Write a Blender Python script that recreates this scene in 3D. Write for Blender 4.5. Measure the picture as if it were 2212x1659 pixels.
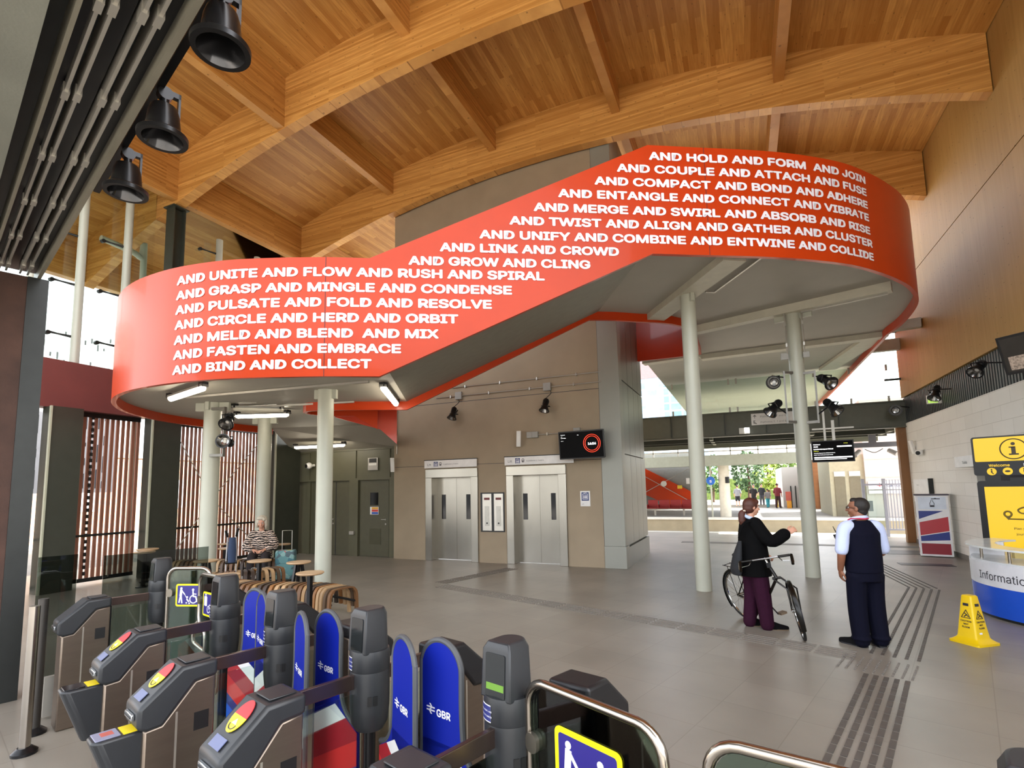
import bpy, bmesh, math, random, os
from mathutils import Vector, Matrix
random.seed(7)
for o in list(bpy.data.objects): bpy.data.objects.remove(o, do_unlink=True)
SC = bpy.context.scene
COL = SC.collection
R = math.radians

# ---------------------------------------------------------------- camera
def cam_axes(yaw, pitch, roll):
    cY, sY, cp, sp, cr, sr = math.cos(yaw), math.sin(yaw), math.cos(pitch), math.sin(pitch), math.cos(roll), math.sin(roll)
    fw = Vector((sY*cp, cY*cp, sp)); rt = Vector((cY, -sY, 0)); up = rt.cross(fw)
    return cr*rt + sr*up, -sr*rt + cr*up, fw
_r, _u, _f = cam_axes(R(-23.79), R(6.06), R(-1.14))
cd = bpy.data.cameras.new('camera'); cam = bpy.data.objects.new('camera', cd); COL.objects.link(cam)
cam.matrix_world = Matrix(((_r.x, _u.x, -_f.x, 0), (_r.y, _u.y, -_f.y, 0), (_r.z, _u.z, -_f.z, 1.9), (0, 0, 0, 1)))
cd.sensor_width = 36; cd.sensor_fit = 'HORIZONTAL'; cd.lens = 1126/2212*36
cd.shift_y = 103.8/2212; cd.clip_start = .05; cd.clip_end = 400
SC.camera = cam
# ---------------------------------------------------------------- light
SC.view_settings.view_transform = 'Standard'; SC.view_settings.look = 'None'
SC.view_settings.gamma = 1; SC.view_settings.use_curve_mapping = False
SC.view_settings.exposure = 1.55
W = bpy.data.worlds.new('sky'); SC.world = W; W.use_nodes = True
nt = W.node_tree; bg = nt.nodes['Background']
sky = nt.nodes.new('ShaderNodeTexSky'); sky.sky_type = 'NISHITA'; sky.sun_disc = False
sky.sun_elevation = R(52); sky.sun_rotation = R(58); sky.air_density = 1.0; sky.dust_density = 3.0; sky.ozone_density = 1
hs = nt.nodes.new('ShaderNodeHueSaturation'); hs.inputs['Saturation'].default_value = .22
nt.links.new(sky.outputs[0], hs.inputs['Color']); nt.links.new(hs.outputs[0], bg.inputs['Color'])
bg.inputs['Strength'].default_value = .42
sd = bpy.data.lights.new('sun', 'SUN'); sd.energy = 9; sd.angle = R(.6); sd.color = (1, .95, .86)
so = bpy.data.objects.new('sun', sd); COL.objects.link(so)
so.rotation_euler = Vector((-.66, -.42, -.8)).to_track_quat('-Z', 'Y').to_euler()

# ---------------------------------------------------------------- materials
def lin(c):
    if isinstance(c, str):
        c = [int(c[i:i+2], 16)/255 for i in (0, 2, 4)]
    return tuple(x/12.92 if x <= .04045 else ((x+.055)/1.055)**2.4 for x in c)
def _n(nt, t, **k):
    n = nt.nodes.new(t)
    for a, b in k.items(): setattr(n, a, b)
    return n
def base(name):
    m = bpy.data.materials.new(name); m.use_nodes = True
    return m, m.node_tree, m.node_tree.nodes['Principled BSDF']
def mat(name, col, rough=.5, metal=0, var=.06, scale=6, bump=0, bscale=60, coat=0, stretch=None, spec=.5):
    m, nt, b = base(name); c = lin(col)
    b.inputs['Roughness'].default_value = rough; b.inputs['Metallic'].default_value = metal
    b.inputs['Coat Weight'].default_value = coat; b.inputs['Coat Roughness'].default_value = .06
    b.inputs['Specular IOR Level'].default_value = spec
    tc = _n(nt, 'ShaderNodeTexCoord'); mp = _n(nt, 'ShaderNodeMapping')
    if stretch: mp.inputs['Scale'].default_value = stretch
    nt.links.new(tc.outputs['Object'], mp.inputs['Vector'])
    nz = _n(nt, 'ShaderNodeTexNoise'); nz.inputs['Scale'].default_value = scale; nz.inputs['Detail'].default_value = 5
    nt.links.new(mp.outputs[0], nz.inputs['Vector'])
    cr = _n(nt, 'ShaderNodeValToRGB')
    cr.color_ramp.elements[0].position = .3; cr.color_ramp.elements[1].position = .7
    cr.color_ramp.elements[0].color = [x*(1-var) for x in c] + [1]
    cr.color_ramp.elements[1].color = [min(1, x*(1+var)) for x in c] + [1]
    nt.links.new(nz.outputs['Fac'], cr.inputs[0]); nt.links.new(cr.outputs[0], b.inputs['Base Color'])
    if bump:
        n2 = _n(nt, 'ShaderNodeTexNoise'); n2.inputs['Scale'].default_value = bscale
        nt.links.new(mp.outputs[0], n2.inputs['Vector'])
        bp = _n(nt, 'ShaderNodeBump'); bp.inputs['Strength'].default_value = bump; bp.inputs['Distance'].default_value = .01
        nt.links.new(n2.outputs['Fac'], bp.inputs['Height']); nt.links.new(bp.outputs[0], b.inputs['Normal'])
    return m
def emit(name, col, s):
    m, nt, b = base(name); c = lin(col)
    b.inputs['Base Color'].default_value = (*[x*.3 for x in c], 1); b.inputs['Emission Color'].default_value = (*c, 1)
    b.inputs['Emission Strength'].default_value = s; b.inputs['Roughness'].default_value = .4
    return m
def glass(name, tint='f4faf8', refl=1.0, ior=1.45):
    m = bpy.data.materials.new(name); m.use_nodes = True; nt = m.node_tree; nt.nodes.clear()
    o = _n(nt, 'ShaderNodeOutputMaterial'); t = _n(nt, 'ShaderNodeBsdfTransparent'); g = _n(nt, 'ShaderNodeBsdfGlossy')
    t.inputs[0].default_value = (*lin(tint), 1); g.inputs['Roughness'].default_value = .02
    g.inputs[0].default_value = (refl, refl, refl, 1)
    f = _n(nt, 'ShaderNodeFresnel'); f.inputs[0].default_value = ior; mx = _n(nt, 'ShaderNodeMixShader')
    nt.links.new(f.outputs[0], mx.inputs[0]); nt.links.new(t.outputs[0], mx.inputs[1]); nt.links.new(g.outputs[0], mx.inputs[2])
    nt.links.new(mx.outputs[0], o.inputs[0]); return m
def wood(name, c1, c2, c3, rot=0, bw=2.2, rh=.1, rough=.45, plane='XY', grain=(1, 14, 1), coat=0, spec=.5):
    """timber boards or lamellae: brick pattern for the boards, stretched noise for the grain, small dark knots"""
    m, nt, b = base(name); b.inputs['Roughness'].default_value = rough; b.inputs['Coat Weight'].default_value = coat; b.inputs['Specular IOR Level'].default_value = spec
    tc = _n(nt, 'ShaderNodeTexCoord'); mp = _n(nt, 'ShaderNodeMapping'); mp.vector_type = 'POINT'
    if plane == 'XZ': mp.inputs['Rotation'].default_value = (R(-90), 0, 0)
    elif plane == 'YZ': mp.inputs['Rotation'].default_value = (0, R(90), R(90))
    elif plane == 'YX': mp.inputs['Rotation'].default_value = (0, 0, R(90))
    nt.links.new(tc.outputs['Object'], mp.inputs[0])
    br = _n(nt, 'ShaderNodeTexBrick'); br.offset = .37; br.inputs['Scale'].default_value = 1
    br.inputs['Brick Width'].default_value = bw; br.inputs['Row Height'].default_value = rh
    br.inputs['Mortar Size'].default_value = .0008; br.inputs['Bias'].default_value = 0
    br.inputs['Color1'].default_value = (*lin(c1), 1); br.inputs['Color2'].default_value = (*lin(c2), 1)
    br.inputs['Mortar'].default_value = (*[x*.8 for x in lin(c3)], 1)
    nt.links.new(mp.outputs[0], br.inputs['Vector'])
    m2 = _n(nt, 'ShaderNodeMapping'); m2.inputs['Scale'].default_value = grain; nt.links.new(mp.outputs[0], m2.inputs[0])
    nz = _n(nt, 'ShaderNodeTexNoise'); nz.inputs['Scale'].default_value = 2.2; nz.inputs['Detail'].default_value = 7
    nt.links.new(m2.outputs[0], nz.inputs['Vector'])
    cr = _n(nt, 'ShaderNodeValToRGB'); cr.color_ramp.elements[0].position = .35; cr.color_ramp.elements[1].position = .72
    cr.color_ramp.elements[0].color = (0, 0, 0, 1); cr.color_ramp.elements[1].color = (1, 1, 1, 1)
    nt.links.new(nz.outputs['Fac'], cr.inputs[0])
    mx = _n(nt, 'ShaderNodeMix', data_type='RGBA'); mu = _n(nt, 'ShaderNodeMath', operation='MULTIPLY'); mu.inputs[1].default_value = .6
    nt.links.new(cr.outputs[0], mu.inputs[0]); nt.links.new(mu.outputs[0], mx.inputs[0])
    nt.links.new(br.outputs['Color'], mx.inputs[6]); mx.inputs[7].default_value = (*lin(c3), 1)
    m3 = _n(nt, 'ShaderNodeMapping'); m3.inputs['Scale'].default_value = (4, 11, 4); nt.links.new(mp.outputs[0], m3.inputs[0])
    vo = _n(nt, 'ShaderNodeTexVoronoi'); vo.inputs['Scale'].default_value = 1; nt.links.new(m3.outputs[0], vo.inputs['Vector'])
    lt = _n(nt, 'ShaderNodeMath', operation='LESS_THAN'); lt.inputs[1].default_value = .1; nt.links.new(vo.outputs['Distance'], lt.inputs[0])
    mk = _n(nt, 'ShaderNodeMath', operation='MULTIPLY'); mk.inputs[1].default_value = .55; nt.links.new(lt.outputs[0], mk.inputs[0])
    mz = _n(nt, 'ShaderNodeMix', data_type='RGBA'); nt.links.new(mk.outputs[0], mz.inputs[0])
    nt.links.new(mx.outputs[2], mz.inputs[6]); mz.inputs[7].default_value = (*[x*.3 for x in lin(c3)], 1)
    nt.links.new(mz.outputs[2], b.inputs['Base Color'])
    return m
def tiles(name, c1, c2, mortar, w, h, rot=0, ms=.004, rough=.4, plane='XY', off=0.0, var=.12, nsc=1.5, bump=.0):
    m, nt, b = base(name); b.inputs['Roughness'].default_value = rough
    tc = _n(nt, 'ShaderNodeTexCoord'); mp = _n(nt, 'ShaderNodeMapping')
    if plane == 'XZ': mp.inputs['Rotation'].default_value = (R(-90), 0, 0)
    elif plane == 'YZ': mp.inputs['Rotation'].default_value = (0, R(90), R(90))
    else: mp.inputs['Rotation'].default_value = (0, 0, rot)
    nt.links.new(tc.outputs['Object'], mp.inputs[0])
    br = _n(nt, 'ShaderNodeTexBrick'); br.offset = off; br.inputs['Scale'].default_value = 1
    br.inputs['Brick Width'].default_value = w; br.inputs['Row Height'].default_value = h; br.inputs['Mortar Size'].default_value = ms
    br.inputs['Color1'].default_value = (*lin(c1), 1); br.inputs['Color2'].default_value = (*lin(c2), 1); br.inputs['Mortar'].default_value = (*lin(mortar), 1)
    nt.links.new(mp.outputs[0], br.inputs['Vector'])
    nz = _n(nt, 'ShaderNodeTexNoise'); nz.inputs['Scale'].default_value = nsc; nz.inputs['Detail'].default_value = 8
    nt.links.new(mp.outputs[0], nz.inputs['Vector'])
    mr = _n(nt, 'ShaderNodeMapRange'); mr.inputs['From Min'].default_value = .3; mr.inputs['From Max'].default_value = .7
    mr.inputs['To Min'].default_value = 1-var; mr.inputs['To Max'].default_value = 1+var
    nt.links.new(nz.outputs['Fac'], mr.inputs[0])
    mx = _n(nt, 'ShaderNodeVectorMath', operation='SCALE'); nt.links.new(br.outputs['Color'], mx.inputs[0]); nt.links.new(mr.outputs[0], mx.inputs['Scale'])
    nt.links.new(mx.outputs[0], b.inputs['Base Color'])
    return m
MT = {}
def M_(k, *a, **kw):
    if k not in MT: MT[k] = mat(k, *a, **kw)
    return MT[k]

# ---------------------------------------------------------------- mesh helpers
WM = {}
def basis(o, x, y, z=None):
    x = Vector(x); y = Vector(y); z = Vector(z) if z else x.cross(y)
    return Matrix(((x.x, y.x, z.x, o[0]), (x.y, y.y, z.y, o[1]), (x.z, y.z, z.z, o[2]), (0, 0, 0, 1)))
def T(x=0, y=0, z=0, rz=0): return Matrix.Translation((x, y, z)) @ Matrix.Rotation(rz, 4, 'Z')
class MB:
    def __init__(s, M=None): s.v = []; s.f = []; s.M = M
    def add(s, vs, fs, M=None):
        n = len(s.v)
        for p in vs:
            p = Vector(p)
            if M is not None: p = M @ p
            if s.M is not None: p = s.M @ p
            s.v.append(p)
        s.f += [tuple(i+n for i in f) for f in fs]; return s
    def box(s, x0, x1, y0, y1, z0, z1, M=None):
        vs = [(x, y, z) for z in (z0, z1) for y in (y0, y1) for x in (x0, x1)]
        return s.add(vs, [(0, 2, 3, 1), (4, 5, 7, 6), (0, 1, 5, 4), (2, 6, 7, 3), (0, 4, 6, 2), (1, 3, 7, 5)], M)
    def bar(s, p, q, w, h, up=(0, 0, 1)):
        p = Vector(p); q = Vector(q); d = (q-p); L = d.length; d.normalize(); u = Vector(up)
        if abs(d.dot(u)) > .98: u = Vector((1, 0, 0))
        x = d.cross(u).normalized(); z = x.cross(d)
        return s.box(-w/2, w/2, 0, L, -h/2, h/2, basis(p, x, d, z))
    def ring(s, p, d, r, n, up=None):
        d = Vector(d).normalized(); u = Vector((0, 0, 1)) if abs(d.z) < .95 else Vector((1, 0, 0))
        x = u.cross(d).normalized(); y = d.cross(x)
        return [Vector(p) + r*(math.cos(2*math.pi*i/n)*x + math.sin(2*math.pi*i/n)*y) for i in range(n)]
    def cyl(s, p, q, r, r2=None, n=16, cap=True, M=None):
        r2 = r if r2 is None else r2; d = Vector(q)-Vector(p)
        a = s.ring(p, d, r, n); b = s.ring(q, d, r2, n)
        f = [(i, (i+1) % n, n+(i+1) % n, n+i) for i in range(n)]
        if cap: f += [tuple(range(n))[::-1], tuple(range(n, 2*n))]
        return s.add(a+b, f, M)
    def tube(s, pts, r, n=8, closed=False, cap=True, M=None):
        P = [Vector(p) for p in pts]; m = len(P); vs = []; prev = None
        for i in range(m):
            if closed: d = P[(i+1) % m]-P[i-1]
            else: d = P[min(i+1, m-1)]-P[max(i-1, 0)]
            d.normalize()
            if prev is None:
                u = Vector((0, 0, 1)) if abs(d.z) < .9 else Vector((1, 0, 0)); x = u.cross(d).normalized()
            else:
                x = prev - d*prev.dot(d); x.normalize()
            prev = x; y = d.cross(x); rr = r[i] if isinstance(r, (list, tuple)) else r
            vs += [P[i]+rr*(math.cos(2*math.pi*k/n)*x+math.sin(2*math.pi*k/n)*y) for k in range(n)]
        f = []
        for i in range(m if closed else m-1):
            j = (i+1) % m
            f += [(i*n+k, i*n+(k+1) % n, j*n+(k+1) % n, j*n+k) for k in range(n)]
        if cap and not closed: f += [tuple(range(n))[::-1], tuple((m-1)*n+k for k in range(n))]
        return s.add(vs, f, M)
    def lathe(s, prof, n=24, M=None, o=(0, 0, 0), caps=True):
        vs = []; m = len(prof)
        for r, z in prof:
            vs += [(o[0]+r*math.cos(2*math.pi*k/n), o[1]+r*math.sin(2*math.pi*k/n), o[2]+z) for k in range(n)]
        f = []
        for i in range(m-1): f += [(i*n+k, i*n+(k+1) % n, (i+1)*n+(k+1) % n, (i+1)*n+k) for k in range(n)]
        if caps: f += [tuple(range(n))[::-1], tuple((m-1)*n+k for k in range(n))]
        return s.add(vs, f, M)
    def prism(s, poly, z0, z1, M=None):
        n = len(poly)
        vs = [(x, y, z0) for x, y in poly]+[(x, y, z1) for x, y in poly]
        return s.add(vs, [tuple(range(n))[::-1], tuple(range(n, 2*n))]+[(i, (i+1) % n, n+(i+1) % n, n+i) for i in range(n)], M)
    def ell(s, c, rx, ry, rz, n=16, m=10, M=None):
        vs = []; f = []
        for i in range(m+1):
            a = math.pi*i/m
            vs += [(c[0]+rx*math.sin(a)*math.cos(2*math.pi*k/n), c[1]+ry*math.sin(a)*math.sin(2*math.pi*k/n), c[2]-rz*math.cos(a)) for k in range(n)]
        for i in range(m): f += [(i*n+k, i*n+(k+1) % n, (i+1)*n+(k+1) % n, (i+1)*n+k) for k in range(n)]
        return s.add(vs, f, M)
    def loft(s, rings, cap=True, closed=True):
        n = len(rings[0]); vs = [p for r in rings for p in r]; f = []
        for i in range(len(rings)-1):
            f += [(i*n+k, i*n+(k+1) % n, (i+1)*n+(k+1) % n, (i+1)*n+k) for k in range(n if closed else n-1)]
        if cap: f += [tuple(range(n))[::-1], tuple((len(rings)-1)*n+k for k in range(n))]
        return s.add(vs, f)
    def build(s, name, m, parent=None, smooth=35, bevel=0, seg=2, solid=0, local=False, weld=False):
        me = bpy.data.meshes.new(name)
        inv = None if (parent is None or local) else WM.get(parent, Matrix()).inverted()
        me.from_pydata([tuple(inv @ p) if inv else tuple(p) for p in s.v], [], s.f)
        b = bmesh.new(); b.from_mesh(me)
        bmesh.ops.remove_doubles(b, verts=b.verts, dist=1e-5)
        bmesh.ops.recalc_face_normals(b, faces=b.faces); b.to_mesh(me); b.free()
        o = bpy.data.objects.new(name, me); COL.objects.link(o)
        if smooth:
            me.polygons.foreach_set('use_smooth', [True]*len(me.polygons))
            me.set_sharp_from_angle(angle=R(smooth))
        me.materials.append(m)
        if parent is not None: o.parent = parent; WM[o] = WM.get(parent, Matrix())
        else: WM[o] = Matrix()
        if bevel:
            k = o.modifiers.new('bevel', 'BEVEL'); k.width = bevel; k.segments = seg; k.limit_method = 'ANGLE'; k.angle_limit = R(40)
        if solid:
            k = o.modifiers.new('solid', 'SOLIDIFY'); k.thickness = solid; k.offset = 0
        return o
def tag(o, label, cat, group=None, kind=None):
    if label: o['label'] = label
    if cat: o['category'] = cat
    if group: o['group'] = group
    if kind: o['kind'] = kind
    return o
def thing(name, label, cat, loc=(0, 0, 0), rz=0, group=None):
    o = bpy.data.objects.new(name, None); COL.objects.link(o); o.empty_display_size = .1
    o.location = loc; o.rotation_euler = (0, 0, rz); WM[o] = T(*loc, rz)
    return tag(o, label, cat, group)
def struct(name, mb, m, **k):
    o = mb.build(name, m, **k); o['kind'] = 'structure'; return o
def kids(o): return [c for c in bpy.data.objects if c.parent is o]
def dup(o, loc=None, rz=None, label=None, group=None):
    def cp(a, par):
        c = a.copy(); COL.objects.link(c)
        if par is not None: c.parent = par
        for ch in kids(a): cp(ch, c)
        return c
    n = cp(o, None)
    if loc is not None: n.location = loc
    if rz is not None: n.rotation_euler = (0, 0, rz)
    if label: n['label'] = label
    if group: n['group'] = group
    return n
def cr_spline(P, k=8, closed=False):
    P = [Vector(p) for p in P]; out = []; n = len(P)
    rng = range(n) if closed else range(n-1)
    for i in rng:
        if closed: a, b, c, d = P[i-1], P[i], P[(i+1) % n], P[(i+2) % n]
        else: a, b, c, d = P[max(i-1, 0)], P[i], P[i+1], P[min(i+2, n-1)]
        for j in range(k):
            t = j/k
            out.append(.5*((2*b)+(c-a)*t+(2*a-5*b+4*c-d)*t*t+(3*b-a-3*c+d)*t**3))
    if not closed: out.append(P[-1])
    return out
def rrect(w, h, r, n=5, cx=0, cy=0):
    out = []
    for sx, sy, a0 in ((1, 1, 0), (-1, 1, 90), (-1, -1, 180), (1, -1, 270)):
        for i in range(n+1):
            a = R(a0+90*i/n); out.append((cx+sx*(w/2-r)+r*math.cos(a), cy+sy*(h/2-r)+r*math.sin(a)))
    return out
# ---------------------------------------------------------------- lettering
def _font():
    for base_ in (bpy.utils.resource_path('LOCAL'), bpy.utils.resource_path('SYSTEM')):
        p = os.path.join(base_, 'datafiles', 'fonts', 'Inter.woff2')
        if os.path.exists(p):
            try: return bpy.data.fonts.load(p)
            except Exception: pass
    return None
FONT = _font()
_tc = {}; _tn = {}
def glyphs(s, bold=.012, res=3):
    """flat lettering: 2d points, faces, width and cap height 1"""
    k = (s, bold, res)
    if k in _tc: return _tc[k]
    c = bpy.data.curves.new('t', 'FONT'); c.body = s; c.size = 1; c.resolution_u = res
    if FONT: c.font = FONT
    o = bpy.data.objects.new('t', c); COL.objects.link(o)
    dg = bpy.context.evaluated_depsgraph_get(); dg.update()
    me = bpy.data.meshes.new_from_object(o.evaluated_get(dg))
    cap = .727 if FONT else .73
    V = [(v.co.x/cap, v.co.y/cap) for v in me.vertices]; F = [tuple(p.vertices) for p in me.polygons]
    x0 = min(v[0] for v in V); x1 = max(v[0] for v in V)
    V = [(x-x0, y) for x, y in V]
    if bold > .015:      # heavier weight: the outline repeated a stroke's width around itself
        b = bold*1.1; n = len(V); V0 = V; F0 = F; V = []; F = []
        for kk, (dx, dy) in enumerate(((b, 0), (-b, 0), (0, b), (0, -b), (.7*b, .7*b), (-.7*b, .7*b), (.7*b, -.7*b), (-.7*b, -.7*b))):
            V += [(x+dx, y*(1-2*b)+b+dy) for x, y in V0]; F += [tuple(i+n*kk for i in f) for f in F0]
        V = [(x+b, y) for x, y in V]; x1 += 2*b
    bpy.data.objects.remove(o); bpy.data.curves.remove(c); bpy.data.meshes.remove(me)
    _tc[k] = (V, F, x1-x0); _tn[k] = len(V)//8 if bold > .015 else len(V)+1; return _tc[k]
def letter(mb, s, M, h, x=0, y=0, align='L', fit=None, bold=.012):
    """adds lettering of cap height h to mb, lying in the XY plane of M"""
    V, F, w = glyphs(s, bold); sx = h
    if fit: sx = fit/w
    ox = x - {'L': 0, 'C': w*sx/2, 'R': w*sx}[align]
    n = _tn[(s, bold, 3)]; mb.add([(ox+a*sx, y+b*h, (i//n)*h*.003) for i, (a, b) in enumerate(V)], F, M); return mb
# ================================================================ materials used widely
orange = mat('orange_enamel', 'b8380c', .34, 0, .03, 3, coat=.1, spec=.25)
darkred = mat('dark_red_enamel', 'b5330f', .3, 0, .03, 3, coat=.3)
soffit = mat('soffit_board', 'a39e92', .6, 0, .03, 2)
colpaint = mat('pale_grey_paint', 'b4b5a6', .38, 0, .03, 3)
greige = mat('greige_render', '9b8b74', .75, 0, .07, 1.6, bump=.08)
clad = mat('metal_cladding', '8f908a', .38, .7, .05, 2, stretch=(1, 1, .1))
cladpaint = mat('cladding_paint', '93938a', .4, .2, .03, 2)
khaki = mat('khaki_door_paint', '5a5844', .45, 0, .06, 3)
darkgreen = mat('dark_green_steel', '3c3e35', .4, .2, .08, 4)
steelgrey = mat('charcoal_steel', '2b2d2c', .4, .5, .1, 8)
stainless = mat('brushed_stainless', '9a948a', .3, .95, .05, 5, stretch=(1, 1, 12))
satin = mat('satin_lift_steel', 'a5a096', .26, .95, .06, 2.5, stretch=(1, 1, .4))
white = mat('white_plastic', 'e8e6e0', .4)
black = mat('black_plastic', '161617', .42)
blackm = mat('black_painted_metal', '1b1b1d', .3, .4)
galv = mat('galvanised_conduit', 'b3afa6', .35, .6)
lettering = mat('white_vinyl', 'e9e8ef', .45, 0, .01, spec=.2)
inkd = mat('dark_ink', '2b2a33', .5)
clear = glass('clear_glass', 'eef6f2')
tinted = glass('smoked_glass', 'b0b6b2')
tube_on = emit('lit_tube', 'fff3dc', 9)
maroon = mat('maroon_panel', '6e3a36', .5, 0, .06, 2)
deckwood = wood('roof_deck_timber', 'd4a158', 'aa7332', '9c6628', bw=2.6, rh=.115, plane='YX', rough=.5)
glulam_x = wood('glulam_along_x', 'e0aa60', 'b67e3a', 'ac7434', bw=3.2, rh=.045, plane='XZ', rough=.5)
glulam_y = wood('glulam_along_y', 'd09a54', 'a87234', '9c662a', bw=3.2, rh=.045, plane='YZ', rough=.5)
veneer = wood('wall_veneer', 'ad8850', 'a37e48', '97723c', bw=1.22, rh=40, plane='YZ', rough=.55, spec=.15, grain=(6, .3, 6))

# ================================================================ floor
flo = tiles('floor_stone', '8d867b', '857e73', '7a7368', .6, .6, rot=R(17.3), ms=.004, rough=.36, var=.13, nsc=1.1)
struct('floor', MB().box(-16, 5.4, -6, 22.5, -.12, 0), flo, smooth=0)
# tactile paving: raised dark ribs
tact = mat('tactile_rib', '56504a', .6, 0, .12, 8); tact_pale = mat('tactile_rib_pale', '77716a', .55, 0, .1, 8)
A = Vector((.297, .955, 0)); B = Vector((.955, -.297, 0))
def ribs(name, label, p, q, width, nb, blk, gap, rw=.025, m=None):
    p = Vector((*p, 0)); q = Vector((*q, 0)); d = (q-p); L = d.length; d.normalize(); e = Vector((-d.y, d.x, 0)); mb = MB()
    t = 0
    while t < L-.02:
        l = min(blk, L-t)
        for i in range(nb):
            o = (i-(nb-1)/2)*width/(nb-1)
            a = p+d*t+e*o; b = p+d*(t+l-gap)+e*o
            mb.bar(a+Vector((0, 0, .003)), b+Vector((0, 0, .003)), rw, .007)
        t += blk
    return tag(mb.build(name, m or tact, smooth=0), label, 'tactile paving')
ribs('tactile_strip', 'ribbed grey tactile strip running across the hall past the bicycle', (.99, 6.92), (-5.6, 9.05), .3, 5, .4, .035, .02, tact_pale)
ribs('tactile_strip', 'short ribbed tactile strip leading to the left lift door', (-5.75, 9.3), (-5.1, 11.5), .3, 5, .4, .035, .02, tact_pale)
ribs('tactile_strip', 'dashed dark tactile strip in the foreground beside the glass gate leaf', (.36, 3.6), (1.15, 6.28), .33, 5, .165, .022, .04)
_s = ribs('tactile_strip', 'pale stud tactile patch where the strips meet behind the man in the waistcoat', (1.05, 6.35), (1.22, 6.85), .62, 9, .05, .02, .018, tact_pale); _s['kind'] = 'stuff'
ribs('tactile_strip', 'dark ribbed tactile strip running back along the right from the man to the bend', (1.36, 6.98), (2.76, 11.45), .42, 5, .1, .012, .03)
ribs('tactile_strip', 'thin ribbed tactile strip beyond the bend, heading for the platform', (2.76, 11.5), (2.5, 15.6), .4, 5, .2, .008, .025)
for i, (x, y, w, dd, lb) in enumerate(((3.75, 16.9, .55, .9, 'dark floor grating beside the bottle refill kiosk'), (3.6, 14.6, .5, .35, 'dark floor cover plate between the kiosk and the counter'))):
    tag(MB().box(x-w, x+w, y-dd/2, y+dd/2, .001, .006).build('floor_grating', steelgrey, smooth=0), lb, 'grating')
tag(MB().box(-2, 5, 18.05, 18.45, .001, .006).build('tactile_strip', M_('pale_edge_strip', '6d6a66', .6), smooth=0), 'grey warning strip along the platform side of the hall mouth', 'tactile paving')
struct('trim_1', MB().box(-16, 5.4, 21.9, 22.1, .001, .006), M_('platform_line', 'e8e6de', .6), smooth=0)

# ================================================================ lift tower wall
wb = MB()
Yw = 12.15; ZT = 11.05
xs = [-9.02, -7.95, -6.35, -5.53, -3.94, -3.05]
def wseg(x0, x1, z0, z1): wb.box(x0, x1, Yw, Yw+.35, z0, z1)
wseg(-9.02, -7.95, 0, ZT); wseg(-6.35, -5.53, 0, ZT); wseg(-3.94, -3.05, 0, ZT)
wseg(-7.95, -6.35, 2.42, ZT); wseg(-5.53, -3.94, 2.42, ZT)
wb.box(-9.02, -8.8, Yw+.35, 13.0, 0, ZT); wb.box(-9.02, -2.7, Yw+.35, Yw+.5, 2.5, ZT)
struct('wall_back', wb, greige, smooth=0)
# joint grooves of the render, as thin dark trims
g = MB()
g.box(-9.02, -3.05, Yw-.004, Yw+.01, 2.52, 2.53)
g.box(-9.02, -3.05, Yw-.004, Yw+.01, 4.22, 4.232)
g.box(-3.06, -3.045, Yw-.006, Yw+.01, 0, ZT)
struct('trim_2', g, inkd, smooth=0)
cp = MB(); cp.box(-3.05, -2.56, Yw-.03, Yw+.3, .5, ZT); cp.box(-3.05, -2.54, Yw-.05, Yw+.3, 0, .5)
struct('trim_3', cp, cladpaint, smooth=0, bevel=.006)
cs = MB()
ys = [12.45, 13.15, 13.85, 14.55, 15.2]
for i in range(4):
    for z0, z1 in ((.5, 2.62), (2.65, 4.42), (4.45, 7.2), (7.23, ZT)): cs.box(-2.62, -2.565, ys[i]+.008, ys[i+1]-.008, z0, z1)
cs.box(-2.66, -2.62, 12.45, 15.2, 0, ZT); cs.box(-2.62, -2.54, 12.45, 15.22, 0, .46); cs.box(-2.9, -2.62, 15.1, 15.2, 0, ZT)
struct('wall_side', cs, clad, smooth=0)

# ---------------------------------------------------------------- lifts
def lift(x0, x1, label, left):
    t = thing('lift', label, 'lift', ((x0+x1)/2, Yw, 0))
    f = MB(); f.box(x0, x0+.2, Yw-.05, Yw+.3, 0, 2.2); f.box(x1-.2, x1, Yw-.05, Yw+.3, 0, 2.2); f.box(x0, x1, Yw-.05, Yw+.3, 2.2, 2.43)
    f.build('door_frame', satin, t, bevel=.006)
    a, b = x0+.2, x1-.2; m = (a+b)/2 if not left else a+(b-a)*.5
    for k, (p, q) in enumerate(((a, m-.003), (m+.003, b))):
        dl = MB().box(p, q, Yw+.26, Yw+.3, .01, 2.2).build('door_leaf', satin, t)
        cx = p+(q-p)*(.33 if k == 0 else .6)
        MB().box(cx-.06, cx+.06, Yw+.25, Yw+.262, 1.08, 1.74).build('vision_panel', M_('vision_glass', '1c1d22', .08), dl)
    return t
lift(-7.95, -6.35, 'left steel lift doors under the left lift sign', 1)
lift(-5.53, -3.94, 'right steel lift doors below the clock screen', 0)
def pict_lift(mb_, M, s):
    """lift pictogram: a cabin with figures and arrows"""
    for x0, x1, y0, y1 in ((-.38, -.32, -.4, .3), (.32, .38, -.4, .3), (-.38, .38, .3, .36), (-.38, .38, -.44, -.38)): mb_.box(x0*s, x1*s, y0*s, y1*s, 0, .001, M)
    for cx in (-.17, .03, .21):
        mb_.cyl((cx*s, .12*s, 0), (cx*s, .12*s, .001), .06*s, n=10, M=M); mb_.box((cx-.06)*s, (cx+.06)*s, -.3*s, .04*s, 0, .001, M)
    mb_.prism([(-.2*s, .42*s), (-.04*s, .42*s), (-.12*s, .55*s)], 0, .001, M); mb_.prism([(.2*s, .55*s), (.04*s, .55*s), (.12*s, .42*s)], 0, .001, M)
navy = M_('sign_navy', '27386e', .4); signw = M_('sign_white', 'e4e2df', .4)
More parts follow.
